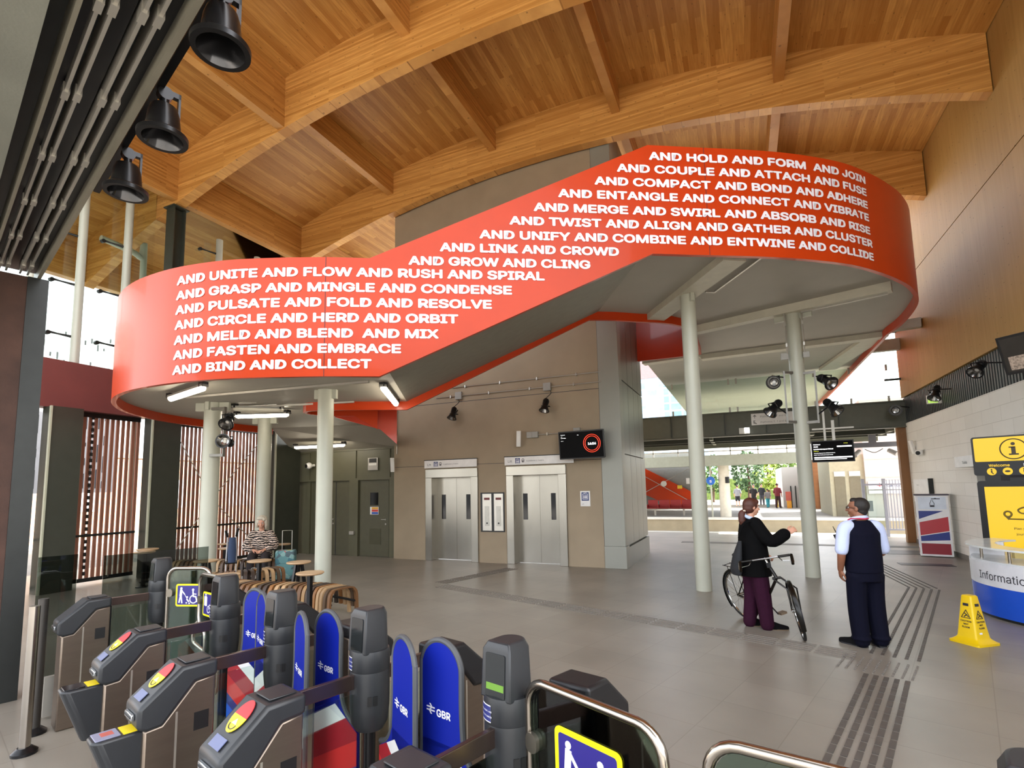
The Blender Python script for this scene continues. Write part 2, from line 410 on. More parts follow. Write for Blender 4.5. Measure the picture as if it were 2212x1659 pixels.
FW = lambda x, y, z: basis((x, y, z), (1, 0, 0), (0, 0, 1), (0, -1, 0))   # a frame on a wall facing -y
for x0, x1, lb in ((-7.96, -6.35, 'white lift sign over the left lift doors'), (-5.55, -3.72, 'white lift sign over the right lift doors, tucked under the screen')):
    t = thing('lift_sign', lb, 'sign', ((x0+x1)/2, Yw-.06, 2.5))
    MB().box(x0, x1, Yw-.075, Yw-.052, 2.46, 2.67).build('panel', signw, t, bevel=.003)
    e = MB(); e.box(x0-.01, x1+.01, Yw-.08, Yw-.05, 2.665, 2.685); e.build('top_edge', black, t, smooth=0)
    M = FW(x0, Yw-.077, 2.46); mb = MB()
    letter(mb, 'Lift', M, .085, .1, .062); letter(mb, 'to platforms 2, 3 and 4', M, .045, .6, .08); mb.build('lettering', inkd, t, smooth=0)
    MB().box(x0+.3, x0+.43, Yw-.0775, Yw-.076, 2.5, 2.63).build('pictogram', navy, t, smooth=0)
    mb = MB(); pict_lift(mb, FW(x0+.365, Yw-.078, 2.558), .12); mb.build('pictogram', lettering, t, smooth=0)
    mb = MB(); M2 = FW(x0+.51, Yw-.077, 2.565); mb.prism(rrect(.07, .09, .02), 0, .001, M2); mb.build('train_symbol', inkd, t, smooth=0)
    mb = MB(); mb.box(-.022, .022, .0, .03, .001, .002, M2); mb.cyl((-.018, -.022, .001), (-.018, -.022, .002), .008, n=8, M=M2); mb.cyl((.018, -.022, .001), (.018, -.022, .002), .008, n=8, M=M2)
    mb.build('train_window', signw, t, smooth=0)
# call panel
t = thing('lift_call_panel', 'twin steel lift call panel in a black frame between the two lifts', 'panel', (-5.94, Yw, .8))
MB().box(-6.28, -5.6, Yw-.02, Yw, .78, 1.78).build('backing_frame', black, t, bevel=.004)
for x in (-6.09, -5.76):
    p = MB().box(x-.13, x+.13, Yw-.032, Yw-.02, .81, 1.75).build('face_plate', M_('plate', 'cfcac0', .3, .5), t, bevel=.003)
    MB().box(x-.08, x+.08, Yw-.034, Yw-.03, 1.59, 1.65).build('floor_display', emit('red_display', '5e1512', .25), p, smooth=0)
    MB().box(x-.065, x+.065, Yw-.036, Yw-.03, .93, 1.43).build('button_plate', galv, p, bevel=.002)
    for z, n_ in ((1.34, 'speaker_disc'), (1.0, 'call_button')):
        MB().cyl((x, Yw-.042, z), (x, Yw-.034, z), .022, n=14).build(n_, blackm if z < 1.1 else galv, p)
# notice
t = thing('lift_notice', 'small white lift notice with a navy pictogram on the wall right of the lifts', 'sign', (-3.45, Yw, 1.4))
MB().box(-3.6, -3.36, Yw-.012, Yw, 1.42, 1.78).build('panel', signw, t)
MB().box(-3.57, -3.39, Yw-.014, Yw-.011, 1.55, 1.75).build('pictogram_field', navy, t, smooth=0)
mb = MB(); pict_lift(mb, FW(-3.48, Yw-.015, 1.655), .17); letter(mb, 'Lift', FW(-3.56, Yw-.0135, 1.46), .03); mb.build('pictogram', lettering, t, smooth=0)
mb = MB(); letter(mb, 'Lift', FW(-3.56, Yw-.0145, 1.46), .034); mb.build('lettering', inkd, t, smooth=0)
# clock screen
t = thing('information_screen', 'black screen showing the time 14:56 in a red ring above the right lift', 'screen', (-3.4, Yw, 2.5))
Ms = basis((-3.42, Yw-.42, 2.86), Vector((.9945, -.105, 0)), Vector((0, -.12, .993)))
mb = MB(); mb.prism(rrect(1.13, .66, .02), -.05, 0, Ms); mb.build('casing', black, t)
mb = MB(); mb.box(-.54, .54, -.3, .3, .001, .003, Ms); mb.build('screen', mat('screen_black', '060608', .5, spec=.1), t, smooth=0)
mb = MB()
for r in (.205, .165):
    mb.tube([Ms @ Vector((.27+r*math.cos(a), .02+r*math.sin(a), .004)) for a in [2*math.pi*i/48 for i in range(48)]], .006, 6, closed=True)
mb.build('red_ring', emit('screen_red', 'f03a24', 1.0), t)
mb = MB(); letter(mb, '14:56', Ms @ Matrix.Translation((0, 0, .0045)), .075, .27, -.015, 'C', bold=.03)
letter(mb, 'Departures', Ms @ Matrix.Translation((0, 0, .0045)), .022, -.5, .24); letter(mb, 'from', Ms @ Matrix.Translation((0, 0, .0045)), .018, -.5, .2); letter(mb, 'Cambridge', Ms @ Matrix.Translation((0, 0, .0045)), .026, -.5, .165); letter(mb, 'Platform 1', Ms @ Matrix.Translation((0, 0, .0045)), .014, -.5, .1); letter(mb, 'Plat', Ms @ Matrix.Translation((0, 0, .0045)), .02, -.08, .22)
mb.build('lettering', emit('screen_white', 'ffffff', .9), t, smooth=0)
mb = MB(); mb.bar(Ms @ Vector((0, 0, -.05)), (-3.36, Yw-.06, 2.9), .08, .08); mb.box(-3.5, -3.2, Yw-.03, Yw, 2.75, 3.05); mb.build('bracket', blackm, t)
# conduits, boxes, speaker
def conduit(pts, label, r=.014):
    t = thing('conduit', label, 'conduit', pts[0]); MB().tube(pts, r, 8).build('pipe', galv, t)
    P = [Vector(p) for p in pts]; L = (P[-1]-P[0]).length; n = max(2, int(L/.95))
    for i in range(n):
        c = P[0].lerp(P[-1], (i+.4)/n); MB().box(c.x-.015, c.x+.015, c.y-.02, c.y+.04, c.z-.035, c.z+.035).build('clip', galv, t)
    return t
conduit([(-7.1, Yw-.035, 4.62), (-2.98, Yw-.035, 4.62)], 'upper long grey conduit on the lift wall')
conduit([(-7.6, Yw-.035, 4.38), (-2.98, Yw-.035, 4.38)], 'lower long grey conduit on the lift wall, carrying the spotlight boxes')
conduit([(-4.75, Yw-.035, 3.2), (-2.95, Yw-.035, 3.2)], 'short grey conduit just above the clock screen')
conduit([(-8.9, Yw-.035, 2.9), (-8.9, Yw-.035, 4.6)], 'upright grey conduit at the left edge of the lift wall')
def junction(x, y, z, label, s=.075):
    t = MB().box(x-s, x+s, y-.07, y, z-s, z+s).build('junction_box', M_('box_grey', '9b9992', .5), bevel=.006); return tag(t, label, 'junction box')
junction(-6.88, Yw-.02, 4.38, 'grey junction box over the left wall spotlight', .1); junction(-4.35, Yw-.02, 4.38, 'grey junction box over the right wall spotlight', .1)
junction(-4.85, Yw-.01, 3.2, 'grey junction box next to the wall speaker'); junction(-4.7, Yw-.01, 3.2, 'pale junction box at the start of the short conduit'); junction(-3.62, Yw-.01, 3.22, 'pale junction box on top of the clock screen', .085)
def speaker(M, label):
    t = thing('loudspeaker', label, 'speaker', M.translation)
    mb = MB(M); mb.prism([(-.055, -.2), (.055, -.2), (.055, .2), (-.055, .2)], 0, .07); mb.build('cabinet', white, t, bevel=.01)
    mb = MB(M); mb.bar((0, 0, 0), (0, 0, -.12), .04, .04); mb.build('bracket', white, t); return t
speaker(basis((-5.12, Yw-.14, 3.12), Vector((.9, .43, 0)).normalized(), Vector((.12, -.2, .97)).normalized()), 'white column loudspeaker tilted on the lift wall above the doors')
speaker(basis((-8.95, Yw-.16, 2.6), Vector((.9, .43, 0)).normalized(), Vector((.1, -.2, .97)).normalized()), 'white column loudspeaker at the corner of the lift wall and the khaki doors')

# ---------------------------------------------------------------- khaki door wall under the stair
dw = MB(); Yd = 12.3
dw.box(-13.3, -12.9, Yd, Yd+.15, 0, 3.3); dw.box(-12.9, -9.02, Yd, Yd+.15, 2.2, 3.3); dw.box(-10.72, -10.4, Yd-.03, Yd+.15, 0, 2.2); dw.box(-9.28, -9.02, Yd-.02, Yd+.15, 0, 2.2); dw.box(-12.4, -12.28, Yd, Yd+.15, 0, 2.2)
dw.box(-12.9, -9.02, Yd+.06, Yd+.15, 0, 2.2)
for x in (-10.5, -12.3, -9.27): dw.box(x-.012, x+.012, Yd-.03, Yd, 2.26, 3.1)
dw.box(-12.9, -9.02, Yd-.03, Yd, 2.2, 2.26); dw.box(-12.9, -9.02, Yd-.04, Yd, 3.08, 3.14)
struct('wall_left', dw, khaki, smooth=0)
for n_, (x0, x1, pane) in (('door_1', (-10.4, -9.28, 1)), ('door_2', (-12.26, -10.72, 0))):
    d_ = struct(n_, MB().box(x0+.06, x1-.04, Yd+.02, Yd+.06, .01, 2.17), M_('door_khaki', '514f3d', .45), smooth=0)
    xh = x1-.14 if pane else -11.35
    h = MB(); h.cyl((xh, Yd-.02, 1.06), (xh, Yd+.02, 1.06), .02); h.bar((xh, Yd-.02, 1.06), (xh-.14, Yd-.02, 1.06), .018, .018); h.cyl((xh, Yd+.0, .93), (xh, Yd+.02, .93), .025); h.build('door_handle', galv, d_)
    if pane:
        MB().box(-9.98, -9.7, Yd+.012, Yd+.02, 1.47, 1.83).build('glazed_panel', M_('dark_pane', '0b0b0c', .1), d_, smooth=0)
        MB().box(-9.98, -9.68, Yd+.008, Yd+.016, 1.2, 1.42).build('safety_notice', signw, d_, smooth=0)
        for z0, z1, c in ((1.35, 1.41, 'e0a53a'), (1.28, 1.34, 'c8372a'), (1.21, 1.27, '2d56a8')): MB().box(-9.92, -9.69, Yd+.006, Yd+.009, z0, z1).build('notice_band', M_('nb'+c, c, .5), d_, smooth=0)
        MB().box(-10.0, -9.6, Yd+.012, Yd+.02, .35, .8).build('vent_grille', M_('vent', '46442f', .5), d_, smooth=0)
    else:
        MB().box(-11.27, -11.255, Yd+.01, Yd+.021, .01, 2.17).build('door_gap', inkd, d_, smooth=0)
t = thing('exit_light', 'square emergency light fitting on the panel over the right khaki door', 'light', (-9.85, Yd, 2.65))
MB().box(-10.03, -9.67, Yd-.05, Yd-.03, 2.48, 2.84).build('frame', galv, t, bevel=.004)
MB().box(-9.99, -9.71, Yd-.06, Yd-.05, 2.62, 2.68).build('lamp_bar', white, t); MB().box(-9.98, -9.72, Yd-.055, Yd-.049, 2.7, 2.82).build('dark_pane', black, t)
tag(MB().box(-10.66, -10.5, Yd-.1, Yd-.03, .62, .72).build('wall_socket', galv, bevel=.008), 'small steel wall socket on the pier between the khaki doors', 'socket')
def cctv(c, label, d=(0, -1, 0)):
    t = thing('dome_camera', label, 'camera', c); c = Vector(c); d = Vector(d).normalized()
    MB().ell(c, .1, .1, .1).build('housing', white, t); MB().cyl(c+d*.07, c+d*.105, .055, n=16).build('lens', black, t)
    MB().cyl(c, c-d*.18, .04).build('mount', white, t); return t
cctv((-12.15, Yd-.2, 2.68), 'white dome camera on the khaki wall by the slat screen', (-.3, -1, -.1))
# ================================================================ roof
XC, RB = -4.0, 28.5
def zb(x): return 10.35-RB+math.sqrt(RB*RB-(x-XC)**2)
def zd(x): return zb(x)+1.2
def arch(y, x0, x1, label, w=.24):
    n = 40; rings = []
    for i in range(n+1):
        x = x0+(x1-x0)*i/n; rings.append([(x, y-w/2, zb(x)), (x, y+w/2, zb(x)), (x, y+w/2, zd(x)+.02), (x, y-w/2, zd(x)+.02)])
    return tag(MB().loft(rings).build('arched_beam', glulam_x, smooth=0), label, 'roof beam')
arch(4.05, -16.2, 4.65, 'arched timber roof beam nearest the shutter rails, almost overhead')
arch(8.0, -16.2, 4.65, 'arched timber roof beam landing on the dark steel column at the glazing')
arch(11.95, -16.2, 4.65, 'long arched timber roof beam passing over the lift tower to the timber wall')
arch(15.8, -2.4, 4.65, 'farthest arched timber roof beam, short piece showing behind the orange stair')
def purlin(x, y0, y1, d, label, w=.2, zo=None):
    top = zd(x)+.01
    return tag(MB().box(x-w/2, x+w/2, y0, y1, top-d, top).build('roof_purlin', glulam_y, smooth=0), label, 'roof beam')
bays = ((8.12, 11.83, 'between the steel column beam and the lift tower beam'), (4.17, 7.88, 'in the bay before the steel column beam'), (12.07, 15.68, 'in the shaded bay behind the lift tower beam'))
nth = {-12.5: 'deep edge purlin over the glazing', -8.95: 'second timber purlin from the glazing', -5.62: 'third timber purlin from the glazing', -2.3: 'fourth timber purlin from the glazing', 1.2: 'purlin nearest the timber wall'}
for bi, (y0, y1, w_) in enumerate(bays):
    for x, nm in nth.items():
        if bi == 2 and x in (-8.95, -5.62): continue
        d = 1.12 if x == -12.5 else (1.18 if (x == -8.95 and bi == 1) else .64)
        purlin(x, y0, y1, d, nm+' '+w_)
n = 60; r_ = []
for i in range(n+1):
    x = -16.3+(4.66+16.3)*i/n; r_.append([(x, 1.6, zd(x)), (x, 19.6, zd(x)), (x, 19.6, zd(x)+.2), (x, 1.6, zd(x)+.2)])
struct('ceiling', MB().loft(r_), deckwood, smooth=0)
struct('trim_4', MB().box(-16.35, -16.1, 1.6, 19.6, zb(-16.2)+.1, zd(-16.2)+.2), glulam_y, smooth=0)

# ================================================================ right wall
XW = 4.65
wtile = tiles('white_block_wall', 'dcd8cf', 'd6d2c8', 'c2bdb2', .9, .3, ms=.006, plane='YZ', off=.5, rough=.55, var=.03)
w = MB()
w.box(XW, XW+.3, 2.5, 12.2, 0, 3.62); w.box(XW, XW+.3, 14.55, 19.5, 0, 3.62); w.box(XW, XW+.3, 12.2, 14.55, 2.15, 3.62)
struct('wall_right', w, wtile, smooth=0)
rc = MB(); rc.box(XW+.3, XW+1.6, 14.55, 14.7, 0, 2.2); rc.box(XW+.3, XW+1.6, 12.05, 12.2, 0, 2.2); rc.box(XW+1.6, XW+1.7, 12.05, 14.7, 0, 2.2); rc.box(XW+.3, XW+1.6, 12.05, 14.7, 2.15, 2.2)
struct('wall_niche', rc, M_('niche_grey', '8d8c93', .5), smooth=0)
bm_ = MB()
bm_.box(XW+.06, XW+.3, 2.5, 19.6, 3.62, 4.4)
y = 2.5
while y < 19.6: bm_.box(XW+.02, XW+.06, y, y+.06, 3.62, 4.4); y += .12
struct('trim_5', bm_, M_('corrugated_dark', '4a4d4b', .45, .3), smooth=0)
tw = MB()
for z0, z1 in ((4.42, 7.58), (7.6, 8.98), (9.0, 11.4)):
    tw.box(XW-.02 if z0 < 9 else XW+.02, XW+.3, 2.5, 19.6, z0, z1)
struct('wall_timber', tw, veneer, smooth=0)
struct('baseboard_right', MB().box(XW-.02, XW, 2.5, 12.2, 0, .12).box(XW-.02, XW, 14.55, 19.5, 0, .12), M_('skirting', '6f6a63', .5), smooth=0)
struct('trim_6', MB().box(XW-.22, XW+.3, 19.5, 19.72, 0, 3.5), M_('orange_timber_jamb', '85592f', .5, 0, .1, 4, stretch=(1, 1, .2)), smooth=0)
struct('trim_7', MB().box(XW+.3, XW+.5, 19.5, 19.7, 3.5, 11), M_('jamb', 'b9a06b', .5), smooth=0)

# ================================================================ left front: glazing, screens
XF = -12.85
lb = MB()
pts = cr_spline([(-12.75, 4.0), (-12.82, 5.5), (-12.86, 7.0), (-12.88, 9), (-12.88, 12.2)], 6)
lb.loft([[(p.x, p.y, 3.72), (p.x-.35, p.y, 3.72), (p.x-.35, p.y, 4.72), (p.x, p.y, 4.72)] for p in pts])
struct('trim_8', lb, maroon, smooth=30)
struct('window_1', MB().box(-13.22, -13.2, 3.0, 12.2, 4.72, 9.6), clear, smooth=0)
def steelcol(y, z0, z1, label, x=-12.6):
    t = thing('steel_column', label, 'column', (x, y, z0))
    mb = MB(); mb.box(x-.15, x+.15, y-.15, y-.125, z0, z1); mb.box(x-.15, x+.15, y+.125, y+.15, z0, z1); mb.box(x-.02, x+.02, y-.125, y+.125, z0, z1); mb.build('shaft', darkgreen, t, smooth=0)
    MB().box(x-.2, x+.2, y-.2, y+.2, z1-.03, z1).build('cap_plate', darkgreen, t, smooth=0)
    return t
steelcol(8.0, 4.72, zb(-12.6)-.005, 'dark green steel column carrying the arched beam above the orange stair')
for y0, y1, lb_ in ((5.72, 6.3, 'dark green steel pier between the left slat screens, nearest the entrance'), (7.7, 8.4, 'dark green steel pier in the middle of the slat screens'), (11.25, 12.2, 'dark green steel pier by the khaki doors')):
    t = thing('steel_pier', lb_, 'pier', (-12.8, y0, 0))
    MB().box(-12.96, -12.62, y0+.03, y1, 0, 3.72).build('casing', darkgreen, t, smooth=0)
    MB().box(-12.66, -12.6, y0, y0+.03, 0, 3.72).build('pale_edge', M_('pale_edge', 'a7a892', .4), t, smooth=0)
batten = mat('terracotta_batten', '8a5842', .6, 0, .15, 5, stretch=(1, 1, .3))
for y0, y1, lb_ in ((4.2, 5.72, 'slatted terracotta screen at the far left behind the dark pillar'), (6.3, 7.72, 'slatted terracotta screen between the two nearer steel piers'), (8.4, 11.28, 'slatted terracotta screen behind the seated woman, with crossed bracing rods')):
    t = thing('slat_screen', lb_, 'screen', (-13.1, y0, 0)); mb = MB(); y = y0+.03
    while y < y1-.04: mb.box(-13.16, -13.125, y, y+.062, .12, 3.72); y += .112
    o = mb.build('battens', batten, t, smooth=0); o['kind'] = 'stuff'
    for z0, z1 in ((1.02, 1.07), (.06, .14), (3.62, 3.72)): MB().box(-13.12, -13.08, y0, y1, z0, z1).build('rail', steelgrey, t, smooth=0)
    mb = MB()
    for k in range(26): mb.box(-13.12, -13.07, (y0+y1)/2-.3, (y0+y1)/2-.265, .2+k*.135, .28+k*.135)
    mb.build('chain_post', steelgrey, t, smooth=0)['kind'] = 'stuff'
    if y0 > 8:
        c = Vector((-12.98, 9.55, 1.75)); mb = MB()
        for dy, dz in ((-1.1, 1.75), (1.6, 1.8), (-1.1, -1.5), (1.6, -1.5)):
            mb.cyl(c, c+Vector((0, dy, dz)), .012, n=6)
        mb.build('bracing_rod', galv, t)
        mb = MB(); mb.cyl(c+Vector((-.01, 0, 0)), c+Vector((.02, 0, 0)), .15, n=20); mb.build('bracing_disc', steelgrey, t)
# glazing posts with spider arms
def glazing_post(y, label, zs):
    t = thing('glazing_post', label, 'post', (-12.97, y, 4.72))
    MB().cyl((-12.97, y, 4.72), (-12.97, y, zb(-12.97)+.02), .085, n=20).build('tube', colpaint, t)
    for z in zs:
        mb = MB(); mb.tube([(-12.99, y-.06, z), (-13.1, y-.28, z+.03), (-13.19, y-.42, z+.06)], [.03, .018, .03], 8); mb.cyl((-13.12, y-.42, z+.03), (-13.2, y-.42, z+.03), .045, n=10)
        mb.build('spider_arm', steelgrey, t)
    return t
glazing_post(5.40, 'pale tubular glazing post half hidden by the dark pillar', (5.4, 6.5))
glazing_post(6.23, 'pale tubular glazing post left of the orange stair, under the third lamp', (5.3, 6.45, 7.55))
glazing_post(7.14, 'pale tubular glazing post rising behind the left end of the orange stair', (5.3, 6.5, 7.7))
glazing_post(9.46, 'pale tubular glazing post right of the dark steel column', (6.5, 8.5))
glazing_post(10.69, 'short visible glazing post farthest right at the glazing', (8.6,))
PS = Matrix.Translation((-20, 3.3, 2.0)) @ Matrix.Scale(1.45, 4) @ Matrix.Translation((15.2, -3, -4))
t = thing('perforated_screen', 'bright white perforated metal screen outside the upper glazing', 'screen', (-20, 3.3, 2.0))
MB(PS).box(-15.22, -15.2, 2.0, 8.3, 4.0, 7.9).build('sheet', M_('white_sheet', '8c8e92', .7), t, smooth=0)
mb = MB(PS); random.seed(3)
for i in range(46):
    y = 2.2+i*.13; z = 4.1
    while z < 7.6:
        l = random.uniform(.08, .5)*(1.15-(z-4)/4); g_ = random.uniform(.08, .3)+(z-4)*.12
        if l > .03: mb.box(-15.199, -15.196, y, y+.032, z, z+max(l, .06))
        z += l+g_
mb.build('slots', M_('slot_shade', '23252b', .8), t, smooth=0)['kind'] = 'stuff'  # dark strips painted for the shade seen through the perforations; no holes cut
tag(MB().tube(cr_spline([(-14.2, 7.2, 8.25), (-14.2, 7.9, 8.2), (-14.2, 8.15, 8.1), (-14.2, 8.22, 7.9), (-14.2, 8.22, -.02)], 6), .075, 12).build('rainwater_pipe', colpaint), 'pale bent rainwater pipe outside the glazing', 'pipe')

# ================================================================ orange stair
P0 = Vector((-1.06, 7.86, 0)); DV = Vector((.869, .495, 0)); NV = Vector((-.495, .869, 0))
def sn(s, n, z=0): return P0+DV*s+NV*n+Vector((0, 0, z))
def to_sn(x, y): v = Vector((x, y, 0))-P0; return (v.dot(DV), v.dot(NV))
left = [(-4.8, 0), (-5.5, .06), (-6.2, .17), (-6.8, .36), (-7.35, .62), (-7.95, 1.02), (-8.45, 1.5), (-8.85, 2.05), (-9.14, 2.6), (-9.36, 3.2), (-9.47, 3.9), (-9.45, 4.7), (-9.2, 5.6), (-8.75, 6.5), (-8.3, 7.2), (-8.15, 7.6)]
right = [(.9, 0), (1.75, .0), (2.53, .05), (3.41, .2), (4.17, .47), (4.86, .8), (5.35, 1.1), (5.85, 1.5), (6.25, 1.93), (6.6, 2.42), (6.95, 2.98), (7.2, 3.45), (7.42, 3.95)]
Lp = [tuple(p) for p in cr_spline([(a, b, 0) for a, b in left], 5)]
Rp = [tuple(p) for p in cr_spline([(a, b, 0) for a, b in right], 5)]
front = [(p[0], p[1]) for p in reversed(Lp)]+[(s, 0) for s in (-4.5, -4.22, -4.07, -3.5, -3, -2.4, -1.8, -1.2, -.6, 0, .45)]+[(p[0], p[1]) for p in Rp]
e_ = to_sn(3.45, 36)
front += [to_sn(3.45, y) for y in (15.6, 17, 20, 25, 30, 36)]
def z_bot(s): return 3.49 if s < -4.07 else (5.4 if s > 0 else 3.49+(s+4.07)/4.07*1.91)
def z_top(s): return 5.22 if s < -4.22 else (7.17 if s > 0 else 5.22+(s+4.22)/4.22*1.95)
FP = [sn(*p) for p in front]
# arclength measured from the point s=-4.8 (positive to the right)
def arcs(P):
    a = [0]
    for i in range(1, len(P)): a.append(a[-1]+(P[i]-P[i-1]).length)
    return a
FA = arcs(FP)
i0 = min(range(len(front)), key=lambda i: (front[i][0]+4.8)**2+front[i][1]**2)
FA = [a-FA[i0]-4.8 for a in FA]       # so that arclength equals s on the straight panel
def at_arc(a):
    for i in range(len(FA)-1):
        if FA[i] <= a <= FA[i+1]: break
    t_ = (a-FA[i])/max(1e-9, FA[i+1]-FA[i]); p = FP[i].lerp(FP[i+1], t_)
    i1, i2 = max(i-1, 0), min(i+2, len(FP)-1)
    d = (FP[i+1]-FP[i]).normalized(); d0 = (FP[i]-FP[i1]).normalized() if i1 < i else d; d1 = (FP[i2]-FP[i+1]).normalized() if i2 > i+1 else d
    d = ((d0+d)*(1-t_)+(d+d1)*t_).normalized()
    return p, Vector((d.y, -d.x, 0))   # point and outward normal (towards the hall)
st = thing('footbridge_stair', 'sweeping orange-red stair and footbridge wall covered in rows of white words', 'staircase', tuple(sn(-2, 1.6)))
def strip(P, Z0, Z1, th, side=-1):
    rings = []
    for i, p in enumerate(P):
        d = (P[min(i+1, len(P)-1)]-P[max(i-1, 0)]).normalized(); nrm = Vector((d.y, -d.x, 0))*side
        q = p+nrm*th; a, b = Z0[i], Z1[i]
        rings.append([(p.x, p.y, a), (q.x, q.y, a), (q.x, q.y, b), (p.x, p.y, b)])
    return rings
MB().loft(strip(FP, [z_bot(p[0]) if i > 30 or p[1] < 7.6 else 3.49 for i, p in enumerate(front)], [z_top(p[0]) for p in front], .07)).build('front_balustrade', orange, st, smooth=25)
# vertical panel joints
jm = MB()
for s in (-4.83, .91): q = sn(s, -.002); jm.add([q, sn(s+.007, -.002), sn(s+.007, -.002)+Vector((0, 0, 1)), q+Vector((0, 0, 1))], [])
for s in (-4.83, .91):
    jm.bar(sn(s, -.001, z_bot(s)), sn(s, -.001, z_top(s)), .006, .006, up=tuple(DV))
jm.build('panel_joint', inkd, st, smooth=0)
# rear balustrade: lower turn, slope, upper turn, return to the landing
rear = [(-4.7, 4.0), (-5.2, 4.0), (-5.6, 4.0), (-5.85, 3.93), (-6.02, 3.72), (-6.05, 3.55), (-5.95, 3.35), (-5.7, 3.25), (-5.2, 3.22), (-4.6, 3.22), (-4.0, 3.22), (-3, 3.22), (-2, 3.22), (-1, 3.22), (-.18, 3.22), (.35, 3.22)]
up = [to_sn(*p) for p in ((-1.9, 11.19), (-1.55, 11.42), (-1.3, 11.65), (-1.1, 11.95), (-1.0, 12.25), (-.93, 12.8), (-.92, 13.6), (-.92, 14.85))]
def z_br(s): return 3.49 if s < -4.0 else (5.4 if s > -.18 else 3.49+(s+4.0)/3.82*1.91)
RPn = [sn(*p) for p in rear]+[sn(*p) for p in up]
ss = [p[0] for p in rear]+[1]*len(up)
z0 = [z_br(s) for s in ss]; z1 = [z_br(s)+1.75 for s in ss]
z0[0] = 3.2
MB().loft(strip(RPn, z0, z1, .07, 1)).build('rear_balustrade', orange, st, smooth=25)
rf = [(-5.6, 4.05, 3.47), (-4.65, 4.05, 3.2), (-4.3, 4.05, 2.88), (-3.6, 4.05, 2.4)]
MB().loft([[sn(s, n_, z), sn(s, n_+.07, z), sn(s, n_+.07, z+1.75), sn(s, n_, z+1.75)] for s, n_, z in rf[:3]]).build('descending_balustrade', darkred, st, smooth=0)
MB().box(-2.6, -.92, 14.78, 14.86, 5.4, 7.1).build('landing_wall', darkred, st, smooth=0)
# soffits
MB().prism([tuple(sn(s, n_).xy) for s, n_ in [(-4.0, .07)]+[(p[0]*.996, p[1]+.06) for p in Lp[:-1]]+[(-8.1, 7.5), (-4.9, 6.9), (-4.75, 4.07), (-5.6, 4.07), (-6.0, 3.9), (-6.1, 3.6), (-5.95, 3.25), (-5.7, 3.2), (-4.0, 3.2)]], 3.66, 3.7).build('lower_soffit', soffit, st, smooth=0)
q = [sn(-8.1, 7.5, 3.66), sn(-4.9, 6.9, 3.66), Vector((-9.03, 12.28, 3.12)), Vector((-12.95, 12.28, 3.12))]
MB().add(q+[p+Vector((0, 0, .04)) for p in q], [(0, 1, 2, 3), (7, 6, 5, 4), (0, 4, 5, 1), (1, 5, 6, 2), (2, 6, 7, 3), (3, 7, 4, 0)]).build('descending_soffit', soffit, st, smooth=0)
q = [sn(-4.9, 6.9, 3.66), sn(-4.75, 4.07, 3.66), sn(-4.3, 4.07, 3.0), Vector((-9.03, 12.28, 3.12))]
MB().add(q+[p+Vector((0, 0, .04)) for p in q], [(0, 1, 2, 3), (7, 6, 5, 4), (0, 4, 5, 1), (1, 5, 6, 2), (2, 6, 7, 3), (3, 7, 4, 0)]).build('descending_soffit', soffit, st, smooth=0)
q = [sn(-4.0, .07, 3.66), sn(-4.0, 3.2, 3.66), sn(0, 3.2, 5.58), sn(0, .07, 5.58)]
MB().add(q+[p+Vector((0, 0, .05)) for p in q], [(0, 1, 2, 3), (7, 6, 5, 4), (0, 4, 5, 1), (1, 5, 6, 2), (2, 6, 7, 3), (3, 7, 4, 0)]).build('flight_soffit', M_('flight_soffit_grey', '858276', .6), st, smooth=0)
us = [(0, .07)]+[(p[0]-.03, p[1]+.06) for p in Rp]+[to_sn(3.39, 15.6)]
poly = [tuple(sn(*p).xy) for p in us]+[(3.39, 36), (-2.5, 36), (-2.5, 14.86), (-.92, 14.86), (-.93, 12.8), (-1.0, 12.25), (-1.1, 11.95), (-1.3, 11.65), (-1.55, 11.42), (-1.9, 11.19), tuple(sn(0, 3.2).xy)]
MB().prism(poly, 5.58, 5.64).build('upper_soffit', soffit, st, smooth=0)
beamp = M_('beam_cream', 'bdb8a6', .5)
mb = MB(); mb.bar((.08, 8.83, 5.52), (-1.6, 11.45, 5.52), .4, .14); mb.build('soffit_beam', beamp, st, smooth=0)
mb = MB(); mb.bar((-.85, 12.72, 5.5), (2.75, 11.53, 5.5), .22, .18); mb.build('soffit_beam', beamp, st, smooth=0)
mb = MB(); mb.bar((-.9, 15.75, 5.52), (3.4, 15.5, 5.52), .3, .14); mb.build('soffit_beam', beamp, st, smooth=0)
mb = MB(); mb.bar((-2.5, 15.4, 5.5), (-.92, 15.2, 5.5), .3, .16); mb.build('soffit_beam', beamp, st, smooth=0)
mb = MB(); mb.bar((3.3, 15.5, 5.54), (2.7, 19.4, 5.54), .5, .1); mb.build('soffit_beam', beamp, st, smooth=0)
for a, b in (((.55, 8.98, 5.54), (-.3, 10.4, 5.54)), ((-.3, 10.4, 5.54), (-.45, 10.3, 5.54)), ((1.3, 12.05, 5.4), (2.7, 11.6, 5.4)), ((-9.3, 6.1, 3.63), (-5.4, 6.6, 3.63)), ((-10.2, 7.2, 3.63), (-6.9, 8.0, 3.63))):
    MB().bar(a, b, .035, .035).build('soffit_conduit', galv, st, smooth=0)
